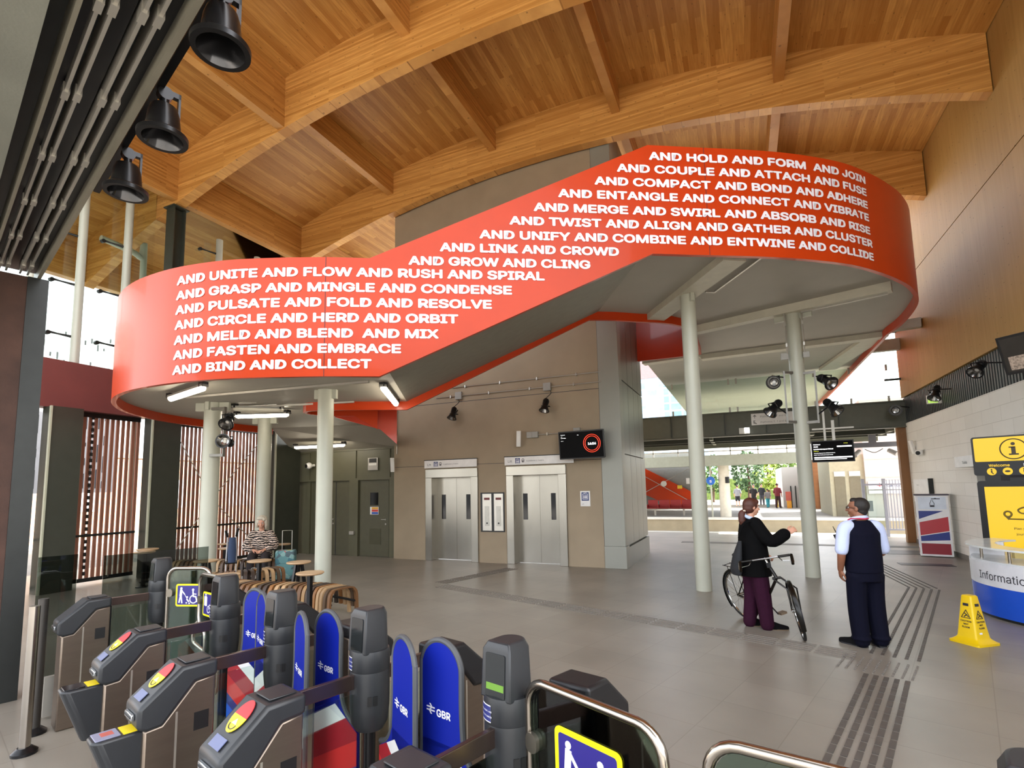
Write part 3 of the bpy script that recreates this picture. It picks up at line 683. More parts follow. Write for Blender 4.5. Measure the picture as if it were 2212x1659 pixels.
# white words
BLK = -7.12
rows = [('AND HOLD AND FORM  AND JOIN', .01, 4.02, 6.92), ('AND COUPLE AND ATTACH AND FUSE', -.51, 4.02, 6.70), ('AND COMPACT AND BOND AND ADHERE', -.87, 4.02, 6.475), ('AND ENTANGLE AND CONNECT AND VIBRATE', -1.44, 4.02, 6.25), ('AND MERGE AND SWIRL AND ABSORB AND RISE', -1.82, 4.02, 6.015), ('AND TWIST AND ALIGN AND GATHER AND CLUSTER', -2.19, 4.05, 5.79), ('AND UNIFY AND COMBINE AND ENTWINE AND COLLIDE', -2.64, 4.05, 5.56),
        ('AND LINK AND CROWD', -3.22, -.53, 5.345), ('AND GROW AND CLING', -3.67, -.98, 5.13), ('AND UNITE AND FLOW AND RUSH AND SPIRAL', BLK, -1.68, 4.935), ('AND GRASP AND MINGLE AND CONDENSE', BLK, -2.17, 4.71), ('AND PULSATE AND FOLD AND RESOLVE', BLK, -2.47, 4.49), ('AND CIRCLE AND HERD AND ORBIT', BLK, -2.96, 4.265), ('AND MELD AND BLEND  AND MIX', BLK, -3.24, 4.04), ('AND FASTEN AND EMBRACE', BLK, -3.77, 3.82), ('AND BIND AND COLLECT', BLK, -4.18, 3.6)]
for s_, a0, a1, z in rows:
    V, F, w_ = glyphs(s_, .042); k = (a1-a0)/w_; vs = []; n_ = _tn[(s_, .042, 3)]
    for i, (x, y) in enumerate(V):
        p, nrm = at_arc(a0+x*k); p = p+nrm*(.005+.0006*(i//n_)); vs.append((p.x, p.y, z+y*.187))
    # one mesh for each word: faces grouped by the gaps between words
    sp_ = sorted((min(V[i][0] for i in f), max(V[i][0] for i in f), f) for f in F); words = []; end = None
    for x0, x1, f in sp_:
        if end is None or x0-end > .2: words.append([])
        words[-1].append(f); end = x1 if end is None else max(end, x1)
    for fs in words:
        use = sorted({i for f in fs for i in f}); ix = {a: b for b, a in enumerate(use)}
        MB().add([vs[i] for i in use], [tuple(ix[i] for i in f) for f in fs]).build('lettering_word', lettering, st, smooth=0)
# columns
def column(x, y, z1, label, r=.135, plates=((0, 0),)):
    t = thing('round_column', label, 'column', (x, y, 0))
    MB().cyl((x, y, 0), (x, y, z1), r, n=28).build('shaft', colpaint, t)
    for a, w_ in plates:
        MB().box(-w_, w_, -.04, .04, z1-.16, z1+.02, T(x, y, 0, a)).build('capital_plate', colpaint, t, bevel=.01)
    return t
column(-9.42, 6.88, 3.66, 'left round column with two black spotlights, under the lower landing', r=.155, plates=((R(20), .34), (R(110), .2)))
column(-10.24, 8.81, 3.66, 'round column right behind the seated woman', r=.155, plates=((R(20), .3),))
column(-6.6, 6.93, 3.66, 'round column in front of the khaki doors, under the start of the flight', plates=((R(20), .2),))
column(-.77, 10.14, 5.46, 'tall round column left of the woman with the bicycle', r=.138, plates=((R(-57), .2),))
column(1.15, 12.2, 5.46, 'tall round column carrying four black spotlights', r=.14, plates=((R(-18), .36),))
# tube lights under the stair
def tube_light(a, b, label, on=True, drop=.06):
    a = Vector(a); b = Vector(b); t = thing('tube_light', label, 'light', a)
    d = (b-a).normalized()
    MB().bar(a, b, .11, .035).build('tray', M_('tray_grey', '8b8a84', .5), t, smooth=0)
    o = Vector((0, 0, -.035))
    MB().tube([a+o+d*.04, a+o+d*.08, b+o-d*.08, b+o-d*.04], [.03, .05, .05, .03], 12).build('tube', tube_on if on else M_('tube_off', 'd8d4c4', .35), t)
    for p in (a+d*.06, b-d*.06): MB().box(p.x-.05, p.x+.05, p.y-.05, p.y+.05, p.z-.02, p.z+drop).build('end_clip', black, t, smooth=0)
    return t
tube_light((-9.0, 5.75, 3.57), (-7.55, 5.36, 3.57), 'lit tube light at the left of the lower landing, tilted up to the right')
tube_light((-9.9, 7.72, 3.57), (-8.75, 8.15, 3.57), 'lit tube light just right of the left spotlight column')
tube_light((-9.2, 7.1, 3.6), (-8.5, 7.75, 3.6), 'unlit pale tube light above the lit one by the left spotlight column', on=False)
tube_light((-5.3, 6.83, 3.6), (-6.15, 8.35, 3.6), 'lit tube light at the foot of the stair flight, seen end on')
tube_light((-11.95, 11.3, 3.22), (-10.2, 11.5, 3.22), 'lit tube light over the khaki doors')
# ================================================================ entrance line: pillar, shutter head, lamps
GZ = math.atan2(-.297, .955)
def gl(b, a, z=0): return B*b+A*a+Vector((0, 0, z))
corten = mat('weathered_brown_steel', '4a332a', .7, .2, .35, 2.5, bump=.1)
GM = basis((0, 0, 0), B, A)
LZ = 4.1
t = thing('entrance_pillar', 'tall weathered brown steel pillar at the far left edge', 'pillar', gl(-6.95, .55))
MB(GM).box(-7.25, -6.95, .36, .62, 0, LZ).build('face_plate', corten, t, smooth=0)
MB(GM).box(-7.25, -6.93, .62, .78, 0, LZ).build('shutter_guide', steelgrey, t, smooth=0)
t = thing('shutter_head', 'dark roller shutter head with bright rails running diagonally overhead at top left', 'shutter', gl(-3, .53, LZ))
n0, n1 = .335, .71; ww = n1-n0
MB(GM).box(-7.3, 3.5, n0-.08, n1+.02, LZ+.16, LZ+.5).build('casing', steelgrey, t, smooth=0)
for fr, w_, h_, c in ((.03, .02, .16, 'e'), (.98, .03, .2, 'e')): MB(GM).box(-7.2, 3.5, n0+fr*ww-w_/2, n0+fr*ww+w_/2, LZ, LZ+h_).build('edge_angle', M_('pale_angle', '8d897b', .4, .4), t, smooth=0)
for fr in (.21, .34, .61, .76):
    MB(GM).box(-7.0, 3.5, n0+fr*ww-.008, n0+fr*ww+.008, LZ+.03, LZ+.16).build('guide_rail', galv, t, smooth=0)
    for k in range(13): MB(GM).box(-6.9+k*.8+fr*.2, -6.82+k*.8+fr*.2, n0+fr*ww-.016, n0+fr*ww+.016, LZ+.02, LZ+.08).build('rail_clip', galv, t, smooth=0)
for fr in (.12, .48, .88): MB(GM).box(-7.1, 3.5, n0+fr*ww-.03, n0+fr*ww+.03, LZ+.1, LZ+.16).build('dark_channel', blackm, t, smooth=0)
struct('wall_front', MB(GM).box(-9, 1.5, -.9, .255, LZ-.02, LZ+.25), mat('concrete_soffit', '7b7d74', .8, 0, .12, 1.5, bump=.1), smooth=0)
def bell_lamp(b, a, z, label):
    p = gl(b, a, z); S8 = Matrix.Scale(.8, 4); t = thing('bell_lamp', label, 'lamp', p, GZ)
    mb = MB(S8); mb.lathe([(.162, 0), (.165, .03), (.15, .045), (.118, .05), (.108, .13), (.1, .2), (.085, .25), (.05, .27)], 32, caps=False); mb.lathe([(.05, .27), (.0001, .27)], 32, caps=False); mb.build('housing', blackm, t, local=True)
    MB(S8).lathe([(.13, .0), (.162, 0)], 32, caps=False).build('rim', blackm, t, local=True)
    MB(S8).lathe([(.13, .0), (.1, .06), (.07, .16), (.0001, .18)], 28, caps=False).build('reflector', M_('dark_reflector', '4a4a4c', .15, .9), t, local=True)
    mb = MB(S8); mb.box(-.02, .02, .085, .1, .12, .4); mb.box(-.02, .02, -.02, .1, .36, .4); mb.cyl((-.03, .0, .36), (.03, 0, .36), .05, n=16); mb.cyl((0, 0, .25), (0, 0, .36), .03); mb.build('yoke', blackm, t, local=True)
    return t
bell_lamp(-2.52, .83, 4.0, 'largest black bell lamp hanging at the top left under the shutter head')
bell_lamp(-3.4, .83, 3.97, 'middle one of the three black bell lamps along the shutter head')
bell_lamp(-4.2, .83, 3.96, 'smallest and lowest of the three black bell lamps, by the glazing posts')
tag(MB(GM).box(-5, 0, .78, .82, 4.28, 4.33).build('lamp_rail', blackm, smooth=0), 'dark rail on the shutter head from which the bell lamps hang', 'rail')

# ================================================================ ticket gates
abs_ = mat('charcoal_abs', '26282b', .42, 0, .05, 20, bump=.03, bscale=400)
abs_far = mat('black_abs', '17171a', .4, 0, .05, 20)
ssbody = mat('gate_stainless', '7d7064', .33, .85, .05, 4, stretch=(1, 1, 10))
blue = M_('paddle_blue', '12228e', .42, 0, .02, spec=.15); rim = M_('rubber_rim', '47494c', .6)
NOSE = [(-.75, .86), (-.75, .765), (-.71, .745), (-.64, .75), (-.5, .925), (-.395, .935), (-.395, 1.02), (-.565, 1.015)]
def yz_prism(mb, poly, x0, x1): mb.prism([(b, c) for b, c in poly], x0, x1, basis((0, 0, 0), (0, 1, 0), (0, 0, 1), (1, 0, 0)))
def clip(poly, a, b, c):
    """keep the part of poly where a*x+b*y<=c"""
    out = []
    for i in range(len(poly)):
        p, q = poly[i], poly[(i+1) % len(poly)]; dp = a*p[0]+b*p[1]-c; dq = a*q[0]+b*q[1]-c
        if dp <= 0: out.append(p)
        if dp*dq < 0: k = dp/(dp-dq); out.append((p[0]+k*(q[0]-p[0]), p[1]+k*(q[1]-p[1])))
    return out
def arrows(mb, M, x, y, s):
    """the double arrow mark: two level bars crossed by slanting strokes"""
    for dy in (-.16, .16): mb.box(x-.62*s, x+.62*s, y+(dy-.07)*s, y+(dy+.07)*s, 0, .0006, M)
    for p in ([(-.22, .52), (.0, .52), (.3, .16), (.08, .16)], [(.08, .16), (.3, .16), (-.08, -.16), (-.3, -.16)], [(-.08, -.16), (-.3, -.16), (.0, -.52), (.22, -.52)]):
        mb.prism([(x+a*s, y+b*s) for a, b in p], 0, .0006, M)
paddle_top = rrect(.25, .72, .125, 8, .29, .87)
def paddle(t, side, th):
    c, s = math.cos(th), math.sin(th)
    M = basis((side*.1, 0, 0), (side*c, -s, 0), (0, 0, 1))       # u along the paddle, v up
    p = MB(M).prism(paddle_top, -.008, .008).prism([(.0, .3), (.415, .3), (.415, .8), (.165, .8), (.1, .72), (.0, .66)], -.008, .008).build('paddle', blue, t, local=True)
    out = cr_spline([(.0, .68, 0), (.09, .72, 0), (.15, .8, 0), (.165, .95, 0)]+[(x, y, 0) for x, y in rrect(.25, .72, .125, 6, .29, .87)[7:14][::-1]]+[(x, y, 0) for x, y in rrect(.25, .72, .125, 6, .29, .87)[0:7][::-1]]+[(.415, .8, 0), (.415, .3, 0)], 3)
    MB().tube([M @ q for q in out], .013, 8).build('rim', rim, p, local=True)
    blk = [(.0, .32), (.405, .32), (.405, .86), (.0, .66)]
    cols = (('e8e6e6', .0, .10), ('a51f2c', .10, .235), ('d93030', .235, .36), ('243a86', .36, .43), ('1560d8', .43, .60))
    for sd in (-1, 1):
        off = .0095
        for cc, d0, d1 in cols:
            # bands fall away from the hinge
            q = clip(clip(blk, .5, 1, .86-d0), -.5, -1, -(.86-d1))
            if len(q) > 2: MB(M).add([(x, y, sd*off) for x, y in q], [tuple(range(len(q)))]).build('colour_band', M_('band'+cc, cc, .35, 0, .02), p, smooth=0, local=True)
    # the mark and letters on the hall entrance side
    z = -.0095 if (M @ Vector((0, 0, 1))-M @ Vector((0, 0, 0))).y > 0 else .0095
    X = Vector((side*c, -s, 0)) if side > 0 else Vector((c, s, 0))
    o = M @ Vector((.29, .93, z))
    M2 = basis(o, X, (0, 0, 1), X.cross(Vector((0, 0, 1))))
    mb = MB(); arrows(mb, M2, -.06, .0, .042); letter(mb, 'GBR', M2, .045, -.022, -.024, bold=.03); mb.build('lettering', lettering, p, smooth=0, local=True)
    return p
def tube_frame(M, pts, t, name='frame', r=.017): return MB().tube([M @ Vector((x, y, 0)) for x, y in pts], r, 12, closed=True).build(name, M_('polished_tube', 'a9a299', .22, 1.0), t, local=True)
def fig_sign(p, M, cx, cy, s, bike=False):
    """yellow bordered navy sign with white figures"""
    MB(M).prism(rrect(.30*s, .25*s, .025*s, 5, cx, cy), .0, .004).build('sign_border', M_('sign_yellow', 'f2e812', .4), p, smooth=0, local=True)
    MB(M).prism(rrect(.262*s, .212*s, .012*s, 4, cx, cy), .004, .005).build('sign_field', M_('sign_indigo', '2c2478', .4), p, smooth=0, local=True)
    mb = MB(M); z0, z1 = .005, .006
    def st_(q, w_):
        for a, b in zip(q[:-1], q[1:]):
            a_ = Vector((cx+a[0]*s, cy+a[1]*s, 0)); b_ = Vector((cx+b[0]*s, cy+b[1]*s, 0)); d = (b_-a_); l = d.length
            if l < 1e-6: continue
            d.normalize(); n_ = Vector((-d.y, d.x, 0))*w_*s/2; e = d*w_*s*.3
            mb.prism([tuple((a_-e+n_).xy), tuple((a_-e-n_).xy), tuple((b_+e-n_).xy), tuple((b_+e+n_).xy)], z0, z1)
    def dot(x, y, r): mb.prism([(cx+(x+r*math.cos(i*.5236))*s, cy+(y+r*math.sin(i*.5236))*s) for i in range(12)], z0, z1)
    if bike:
        mb.prism(rrect(.07*s, .1*s, .012*s, 3, cx-.075*s, cy+.03*s), z0, z1); st_([(-.09, .08), (-.09, .1), (-.06, .1), (-.06, .08)], .008)
        for x in (0.0, .085): st_([(x+.034*math.cos(i*.4488), -.05+.034*math.sin(i*.4488)) for i in range(15)], .008)
        st_([(.0, -.05), (.02, .0), (.065, .0), (.085, -.05)], .008); st_([(.065, .0), (.06, .025), (.08, .03)], .008)
    else:
        dot(-.083, .075, .014); st_([(-.083, .052), (-.088, .0)], .03); st_([(-.09, -.005), (-.105, -.08)], .016); st_([(-.084, -.005), (-.07, -.085)], .016); st_([(-.075, .05), (-.04, .01)], .013); st_([(-.04, .01), (-.005, -.045)], .005)
        dot(-.008, -.022, .012); st_([(-.01, -.045), (.012, -.07)], .016); dot(-.015, -.085, .009); dot(.02, -.09, .009)
        dot(.062, .06, .014); st_([(.062, .04), (.066, -.012), (.098, -.016), (.115, -.07)], .016); st_([(.064, .015), (.1, .012)], .011)
        st_([(.068+.042*math.cos(a), -.045+.042*math.sin(a)) for a in [1.9+i*.3 for i in range(15)]], .012)
    mb.build('sign_figures', lettering, p, smooth=0, local=True)
def leaf(t, side, th, w=.56, notch=False, sign='pram', z0=.28, z1=1.17, u0=.1, ss=1.0, yo=0):
    c, s = math.cos(th), math.sin(th)
    M = basis((side*u0, yo, 0), (side*c, -s, 0), (0, 0, 1))
    out = rrect(w, z1-z0, .09, 6, w/2, (z0+z1)/2)
    if notch:
        k = [(x, y) for x, y in out if y > (z0+z1)/2]
        right_ = [q for q in k if q[0] > w/2]; left_ = [q for q in k if q[0] <= w/2]
        nt_ = [(w, .84), (w-.03, .78), (w-.1, .75), (w-.14, .70), (w-.15, .58), (w-.1, .53), (w-.03, .48), (w, .42), (w, z0+.06), (w-.05, z0)]
        out = [tuple(q.xy) for q in cr_spline([(x, y, 0) for x, y in nt_[::-1]], 3)]+right_+left_+[(0, z0+.06), (.05, z0)]
    g_ = MB(M).prism([(w/2+(x-w/2)*.95, (z0+z1)/2+(y-(z0+z1)/2)*.97) for x, y in out], -.004, .004).build('glass_leaf', glass('green_glass', '3f5f52') if 'gg' not in MT else MT['gg'], t, smooth=0, local=True)
    tube_frame(M, out, g_)
    for u in (.03, w-.03):
        for v in ((z1-.22), ): MB(M).prism(rrect(.06, .07, .025, 4, u, v), -.02, .02).build('clamp', M_('clamp_steel', '8f877b', .35, .9), g_, local=True)
    X = Vector((side*c, -s, 0)) if side > 0 else Vector((c, s, 0))
    o = M @ Vector((w*.5, z1-.24, 0)); nrm = X.cross(Vector((0, 0, 1)))
    M2 = basis(o+nrm*.006, X, (0, 0, 1), nrm)
    fig_sign(g_, M2, 0, 0, ss, sign == 'bike'); return g_
MT['gg'] = glass('green_glass', 'bccdc4')
gate_labels = {1: ('plain ticket gate at the far left end, without an arrow badge', (-5.1, 3.27)), 2: ('second ticket gate from the far left, its hanging card reader dark', (-3.53, 2.74)),
               3: ('ticket gate with the brightly lit card reader screen, between two pairs of blue paddles', (-2.63, 2.43)), 4: ('nearest ticket gate showing a whole red and yellow arrow badge, in the middle foreground', (-1.8, 2.23)),
               5: ('ticket gate whose grey display post stands tallest, left of the foreground glass leaf', (-.9, 1.96)), 6: ('ticket gate at the bottom right, only its post top and glass leaf showing', (.54, 1.52))}
def gate(k):
    lb_, (x, y) = gate_labels[k]; t = thing('ticket_gate', lb_, 'ticket gate', (x, y, 0), GZ)
    for s in (-1, 1):
        K = Matrix.Diagonal((1, -s, 1, 1)) if s > 0 else Matrix()
        mb = MB(K); yz_prism(mb, [(-.72, 0), (-.40, 0), (-.40, .94), (-.5, .93), (-.645, .757), (-.72, .75)], -.1, .1); body = mb.build('pedestal', ssbody, t, bevel=.012, local=True)
        if s < 0 or k > 3:
            mb = MB(K); mb.box(.1005, .102, -.585, -.575, .02, .8); mb.build('panel_seam', M_('seam_light', 'c9c2b6', .3, .8), body, smooth=0, local=True)
            mb = MB(K); mb.box(.098, .1015, -.50, -.43, .68, .77); mb.build('sensor_window', black, body, smooth=0, local=True)
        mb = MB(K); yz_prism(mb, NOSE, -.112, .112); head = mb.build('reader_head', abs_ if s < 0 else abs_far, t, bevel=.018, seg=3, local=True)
        if s < 0:
            sl = Vector((0, .185, .155)).normalized()   # up the sloping face
            F0 = basis((0, -.75, .861), (1, 0, 0), sl)
            if k != 1:
                e = [(.055*math.cos(a), .165+.07*math.sin(a)) for a in [2*math.pi*i/24 for i in range(24)]]
                MB(F0).prism(clip(e, 0, -1, -.165), .004, .0065).build('red_badge', M_('badge_red', 'c4262b', .4), head, smooth=0, local=True)
                MB(F0).prism(clip(e, 0, 1, .165), .004, .0065).build('yellow_badge', M_('badge_yellow', 'f0d21c', .4), head, smooth=0, local=True)
                mb = MB(F0); mb.prism([(-.02, .13), (.02, .13), (.0, .152)], .0066, .0072); mb.build('arrow', lettering, head, smooth=0, local=True)
                mb = MB(F0); mb.tube([(.026*math.cos(a), .128+.02*math.sin(a), .007) for a in [math.pi+i*math.pi/8 for i in range(9)]], .0025, 5); mb.build('arrow_curve', inkd, head, local=True)
                mb = MB(F0)
                for i, s_ in enumerate(('DO NOT', 'USE IF', 'LIT')): letter(mb, s_, F0 @ Matrix.Translation((0, 0, .0068)), .008, 0, .205-i*.013, 'C')
                mb.build('badge_lettering', lettering, head, smooth=0, local=True)
                MB(F0).box(-.05, .05, .028, .075, .004, .007).build('instruction_plate', M_('plate_blue', '5c6488', .4), head, smooth=0, local=True)
                mb = MB(F0); letter(mb, 'INSERT TICKET', F0 @ Matrix.Translation((0, 0, .0073)), .008, 0, .057, 'C'); letter(mb, 'THIS WAY UP', F0 @ Matrix.Translation((0, 0, .0073)), .008, 0, .042, 'C'); mb.build('plate_lettering', lettering, head, smooth=0, local=True)
            MB().box(-.06, .06, -.765, -.75, .80, .83).build('ticket_slot', M_('slot_chrome', 'b7bcc0', .2, .9), head, bevel=.004, local=True)
            MB().box(-.05, .05, -.768, -.755, .812, .82).build('slot_gap', black, head, smooth=0, local=True)
            MB().box(-.07, .07, -.54, -.42, 1.018, 1.026).build('top_plate', abs_, head, bevel=.02, local=True)
        mb = MB(K); mb.box(-.012, .012, -.4, -.07, .925, .995); mb.build('rail_bar', M_('bar_steel', '6a5a55', .25, .9), t, smooth=0, bevel=.003, local=True)
        mb = MB(K); mb.box(-.004, .004, -.4, -.05, .12, .9); mb.build('side_glass', clear, t, smooth=0, local=True)
        mb = MB(K); mb.box(-.02, .02, -.4, -.375, .0, .93); mb.build('edge_post', blackm, t, smooth=0, local=True)
    # display post
    pod = MB().lathe([(.03, .70), (.07, .715), (.09, .75), (.097, .82), (.099, .98), (.097, 1.0), (.1, 1.005), (.1, 1.08), (.096, 1.1)], 28).build('display_post', abs_, t, local=True)
    sec = lambda w_, d0, d1, z: [(-w_, d0, z), (w_, d0, z)]+[(w_*math.cos(a), d1+(.05)*math.sin(a), z) for a in [math.pi*i/10 for i in range(11)]]
    MB().loft([sec(.078, -.08, .035, 1.09), sec(.072, -.072, .03, 1.27), sec(.055, -.058, .02, 1.3)]).build('display_head', abs_, pod, bevel=.006, local=True)
    Mf = basis((0, -.0765, 1.18), (1, 0, 0), Vector((0, .044, .999)))
    MB(Mf).prism(rrect(.1, .16, .008, 3), .001, .003).build('display_glass', M_('display_dark', '1c1f20', .08), pod, smooth=0, local=True)
    if k >= 5: MB(Mf).box(-.045, .045, -.055, -.03, .003, .0035).build('display_symbol', emit('lcd_green', '5f8a2c', .5), pod, smooth=0, local=True)
    for x_ in (.03, -.005):
        a = .35+x_*8; c_ = Vector((math.cos(a), -math.sin(a), 0)); MB().bar(c_*.09+Vector((0, 0, .87)), c_*.1005+Vector((0, 0, .87)), .022, .045).build('sensor_slot', black, pod, smooth=0, local=True)
    if k != 1:
        rr = []; 
        for i in range(9):
            a = R(-142+i*6.2); rr.append((.1015*math.cos(a), .1015*math.sin(a)))
        def band(off, z0, z1, nm, m): return MB().add([(x_*off, y_*off, z) for z in (z0, z1) for x_, y_ in rr], [(i, i+1, i+10, i+9) for i in range(8)]).build(nm, m, pod, local=True)
        band(1.0, 1.012, 1.075, 'notice_edge', lettering); band(1.006, 1.016, 1.071, 'notice', M_('plate_navy', '2b3170', .4))
        def wrap(s_, z, h):
            V, F, w_ = glyphs(s_, .012); return MB().add([(.1026*math.cos(R(-117)+(x_-w_/2)*h/.1026), .1026*math.sin(R(-117)+(x_-w_/2)*h/.1026), z+y_*h) for x_, y_ in V], F)
        wrap('CHILDREN UNDER 5 AND', 1.049, .0085).build('notice_lettering', lettering, pod, smooth=0, local=True)
        wrap('DOGS MUST BE CARRIED', 1.03, .0085).build('notice_lettering', lettering, pod, smooth=0, local=True)
    MB().cyl((0, 0, 0), (0, 0, .72), .03, n=16).build('pole', blackm, t, local=True)
    if k in (2, 3, 4): paddle(t, 1, R({2: -10, 3: 14, 4: 15}[k]))
    if k in (3, 4, 5): paddle(t, -1, R({3: -10, 4: 2, 5: 2}[k]))
    if k == 1: leaf(t, 1, R(-35), w=.42, notch=True, u0=.2, ss=.8, z1=1.22)
    if k == 2: leaf(t, -1, R(2), w=.44, notch=True, sign='bike', u0=.55, ss=.8, z1=1.2, yo=.17); MB().tube([(-.06, .03, .9), (-.3, .12, .62), (-.56, .17, .45)], .017, 10).build('leaf_arm', M_('polished_tube', 'a9a299', .22, 1.0), t, local=True)
    if k == 5: leaf(t, 1, R(9), w=.60)
    if k == 6: leaf(t, -1, R(6), w=.60)
    if k in (2, 3):
        q = MB(); ring = lambda z, w_, y0, y1: [(-w_, y1, z), (-w_, y0+.03, z), (-w_*.6, y0, z), (w_*.6, y0, z), (w_, y0+.03, z), (w_, y1, z)]
        q.loft([ring(.43, .06, -.80, -.70), ring(.75, .075, -.92, -.70)]); cr_ = q.build('card_reader', abs_, t, bevel=.012, local=True)
        MB().box(-.055, .055, -.90, -.80, .75, .756).build('reader_screen', M_('reader_dark', '17181c', .1) if k == 2 else emit('reader_lit', '9a9cb8', .2), cr_, bevel=.01, local=True)
        MB().box(-.055, .055, -.79, -.73, .75, .7535).build('reader_label', M_('badge_yellow', 'f0d21c', .4), cr_, smooth=0, local=True)
        if k == 3: MB().box(-.03, .02, -.87, -.82, .756, .7575).build('lit_symbol', M_('lit_red', 'b05a50', .4), cr_, smooth=0, local=True)
    return t
for k in range(1, 7): gate(k)
G1 = T(-5.1, 3.27, 0, GZ)
for a0, a1, x, lb_ in ((-.3, .66, -.76, 'smoked glass barrier sheet left of the far gate post'), (-.74, -.43, -1.2, 'smoked glass barrier sheet farthest left, in front of the steel pier')):
    t = thing('glass_barrier', lb_, 'barrier', G1 @ Vector((x, (a0+a1)/2, 0)))
    MB(G1).box(x-.006, x+.006, a0, a1, .02, 1.3).build('pane', tinted, t, smooth=0)
    MB(G1).box(x-.03, x+.03, a0, a1, 0, .06).build('base_channel', galv, t, smooth=0)
def post(x, y, h, label, m, r=.035):
    t = thing('barrier_post', label, 'post', (x, y, 0)); MB().cyl((x, y, .02), (x, y, h), r, n=20).build('tube', m, t); MB().lathe([(.08, 0), (.08, .02), (r+.01, .05)], 20, o=(x, y, 0)).build('foot', blackm, t); return t
post(-5.02, 2.27, 1.07, 'bright stainless barrier post standing left of the first ticket gate', M_('polished_tube', 'a9a299', .22, 1.0))
post(-5.36, 2.48, 1.06, 'darker barrier post just behind the bright one', M_('dull_post', '4a4744', .4, .7))
t = thing('kerb_panel', 'low grey steel panel between the barrier posts and the first gate', 'panel', (-5.3, 2.7, 0)); MB(G1).box(-.34, -.3, -.75, -.3, .02, .35).build('sheet', galv, t, smooth=0)
# ================================================================ people
def remesh(o, vox, it=3):
    k = o.modifiers.new('remesh', 'REMESH'); k.mode = 'VOXEL'; k.voxel_size = vox; k.use_smooth_shade = True
    k = o.modifiers.new('smooth', 'SMOOTH'); k.factor = .5; k.iterations = it; return o
def limb(mb, pts, rad, n=12):
    """a tapering limb with rounded ends"""
    P = [tuple(p) for p in cr_spline(pts, 5)]; m = len(P); rr = []
    for i in range(m):
        t = i/(m-1)*(len(rad)-1); a = min(int(t), len(rad)-2); rr.append(rad[a]+(rad[a+1]-rad[a])*(t-a))
    mb.tube(P, rr, n); mb.ell(P[0], rr[0], rr[0], rr[0], 10, 6); mb.ell(P[-1], rr[-1], rr[-1], rr[-1], 10, 6)
def torso(mb, rings, n=24):
    """rings: (centre, half width, half depth)"""
    out = []
    for (c, w, d) in rings: out.append([(c[0]+w*math.cos(2*math.pi*i/n), c[1]+d*math.sin(2*math.pi*i/n), c[2]) for i in range(n)])
    mb.loft(out)
def hand(mb, w, d, up, side, curl=.5, s=1.0, spread=.06):
    """wrist w, direction d of the fingers, up = back of the hand; side +1 puts the thumb on the +x side"""
    d = Vector(d).normalized(); up = Vector(up); up = (up-d*up.dot(d)).normalized(); x = d.cross(up)
    F = basis(Vector(w), x, d, up)
    mb.ell((0, .045*s, 0), .042*s, .056*s, .017*s, 14, 8, F)
    for i, (px, L) in enumerate(((-.031, .062), (-.011, .075), (.010, .08), (.031, .07))):
        a = 0; p = Vector((px*side*s, .085*s, 0)); P = [tuple(F @ p)]
        for k in range(3):
            a += curl*(.75 if k == 0 else 1.05); l = L*s*(.45, .32, .23)[k]
            p = p+Vector((px*spread*side*4*l, math.cos(a)*l, -math.sin(a)*l)); P.append(tuple(F @ p))
        mb.tube(P, [.0095*s, .009*s, .008*s, .0068*s], 8); mb.ell(P[-1], .0068*s, .0068*s, .0068*s, 8, 5)
    T_ = [Vector((.03*side*s, .02*s, -.004)), Vector((.055*side*s, .05*s, -.014*s)), Vector((.06*side*s, .08*s, -.022*s)), Vector((.052*side*s, .103*s, -.03*s))]
    P = [tuple(F @ p) for p in T_]; mb.tube(P, [.013*s, .0115*s, .0095*s, .008*s], 8); mb.ell(P[-1], .008*s, .008*s, .008*s, 8, 5)
def head(mb, c, yaw, tilt=0, s=1.0):
    H = Matrix.Translation(c) @ Matrix.Rotation(yaw, 4, 'Z') @ Matrix.Rotation(tilt, 4, 'X') @ Matrix.Scale(s, 4)
    mb.ell((0, -.008, .03), .074, .093, .088, 20, 14, H)           # skull
    mb.ell((0, .022, -.028), .06, .07, .075, 18, 12, H)            # face
    mb.ell((0, .045, -.088), .034, .036, .028, 14, 8, H)           # chin
    mb.tube([(0, .088, .012), (0, .102, -.012), (0, .112, -.03)], [.008, .011, .0135], 10, M=H); mb.ell((0, .108, -.034), .016, .014, .011, 10, 7, H)
    mb.ell((0, .087, -.062), .026, .012, .008, 12, 6, H); mb.ell((0, .085, -.072), .022, .011, .008, 12, 6, H)   # lips
    mb.ell((0, .072, .03), .052, .022, .014, 14, 6, H)             # brow
    for x in (-1, 1):
        mb.ell((x*.075, -.005, -.008), .009, .022, .031, 10, 8, H); mb.ell((x*.04, .062, -.03), .022, .022, .024, 10, 7, H)
    return H
def face(t, H, iris='3a2a1e', brow='2a1d16'):
    for x in (-1, 1):
        e = MB(); e.ell((x*.031, .083, .002), .0135, .009, .009, 12, 8, H); eb = e.build('eye', M_('eye_white', 'e4dfd8', .2), t, local=True)
        e = MB(); e.ell((x*.031, .0905, .002), .0058, .003, .0058, 10, 6, H); e.build('iris', M_('iris'+iris, iris, .15), eb, local=True)
        MB().tube([H @ Vector((x*q, y_, z_)) for q, y_, z_ in ((.014, .093, .018), (.03, .0915, .023), (.048, .08, .018))], [.003, .004, .002], 6).build('eyebrow', M_('brow'+brow, brow, .7), t, local=True)
    MB().tube([H @ Vector((q, .0965-abs(q)*.25, -.067)) for q in (-.022, -.01, 0, .01, .022)], [.001, .002, .0022, .002, .001], 6).build('mouth_line', M_('lip_line', '7a3f38', .6), t, local=True)
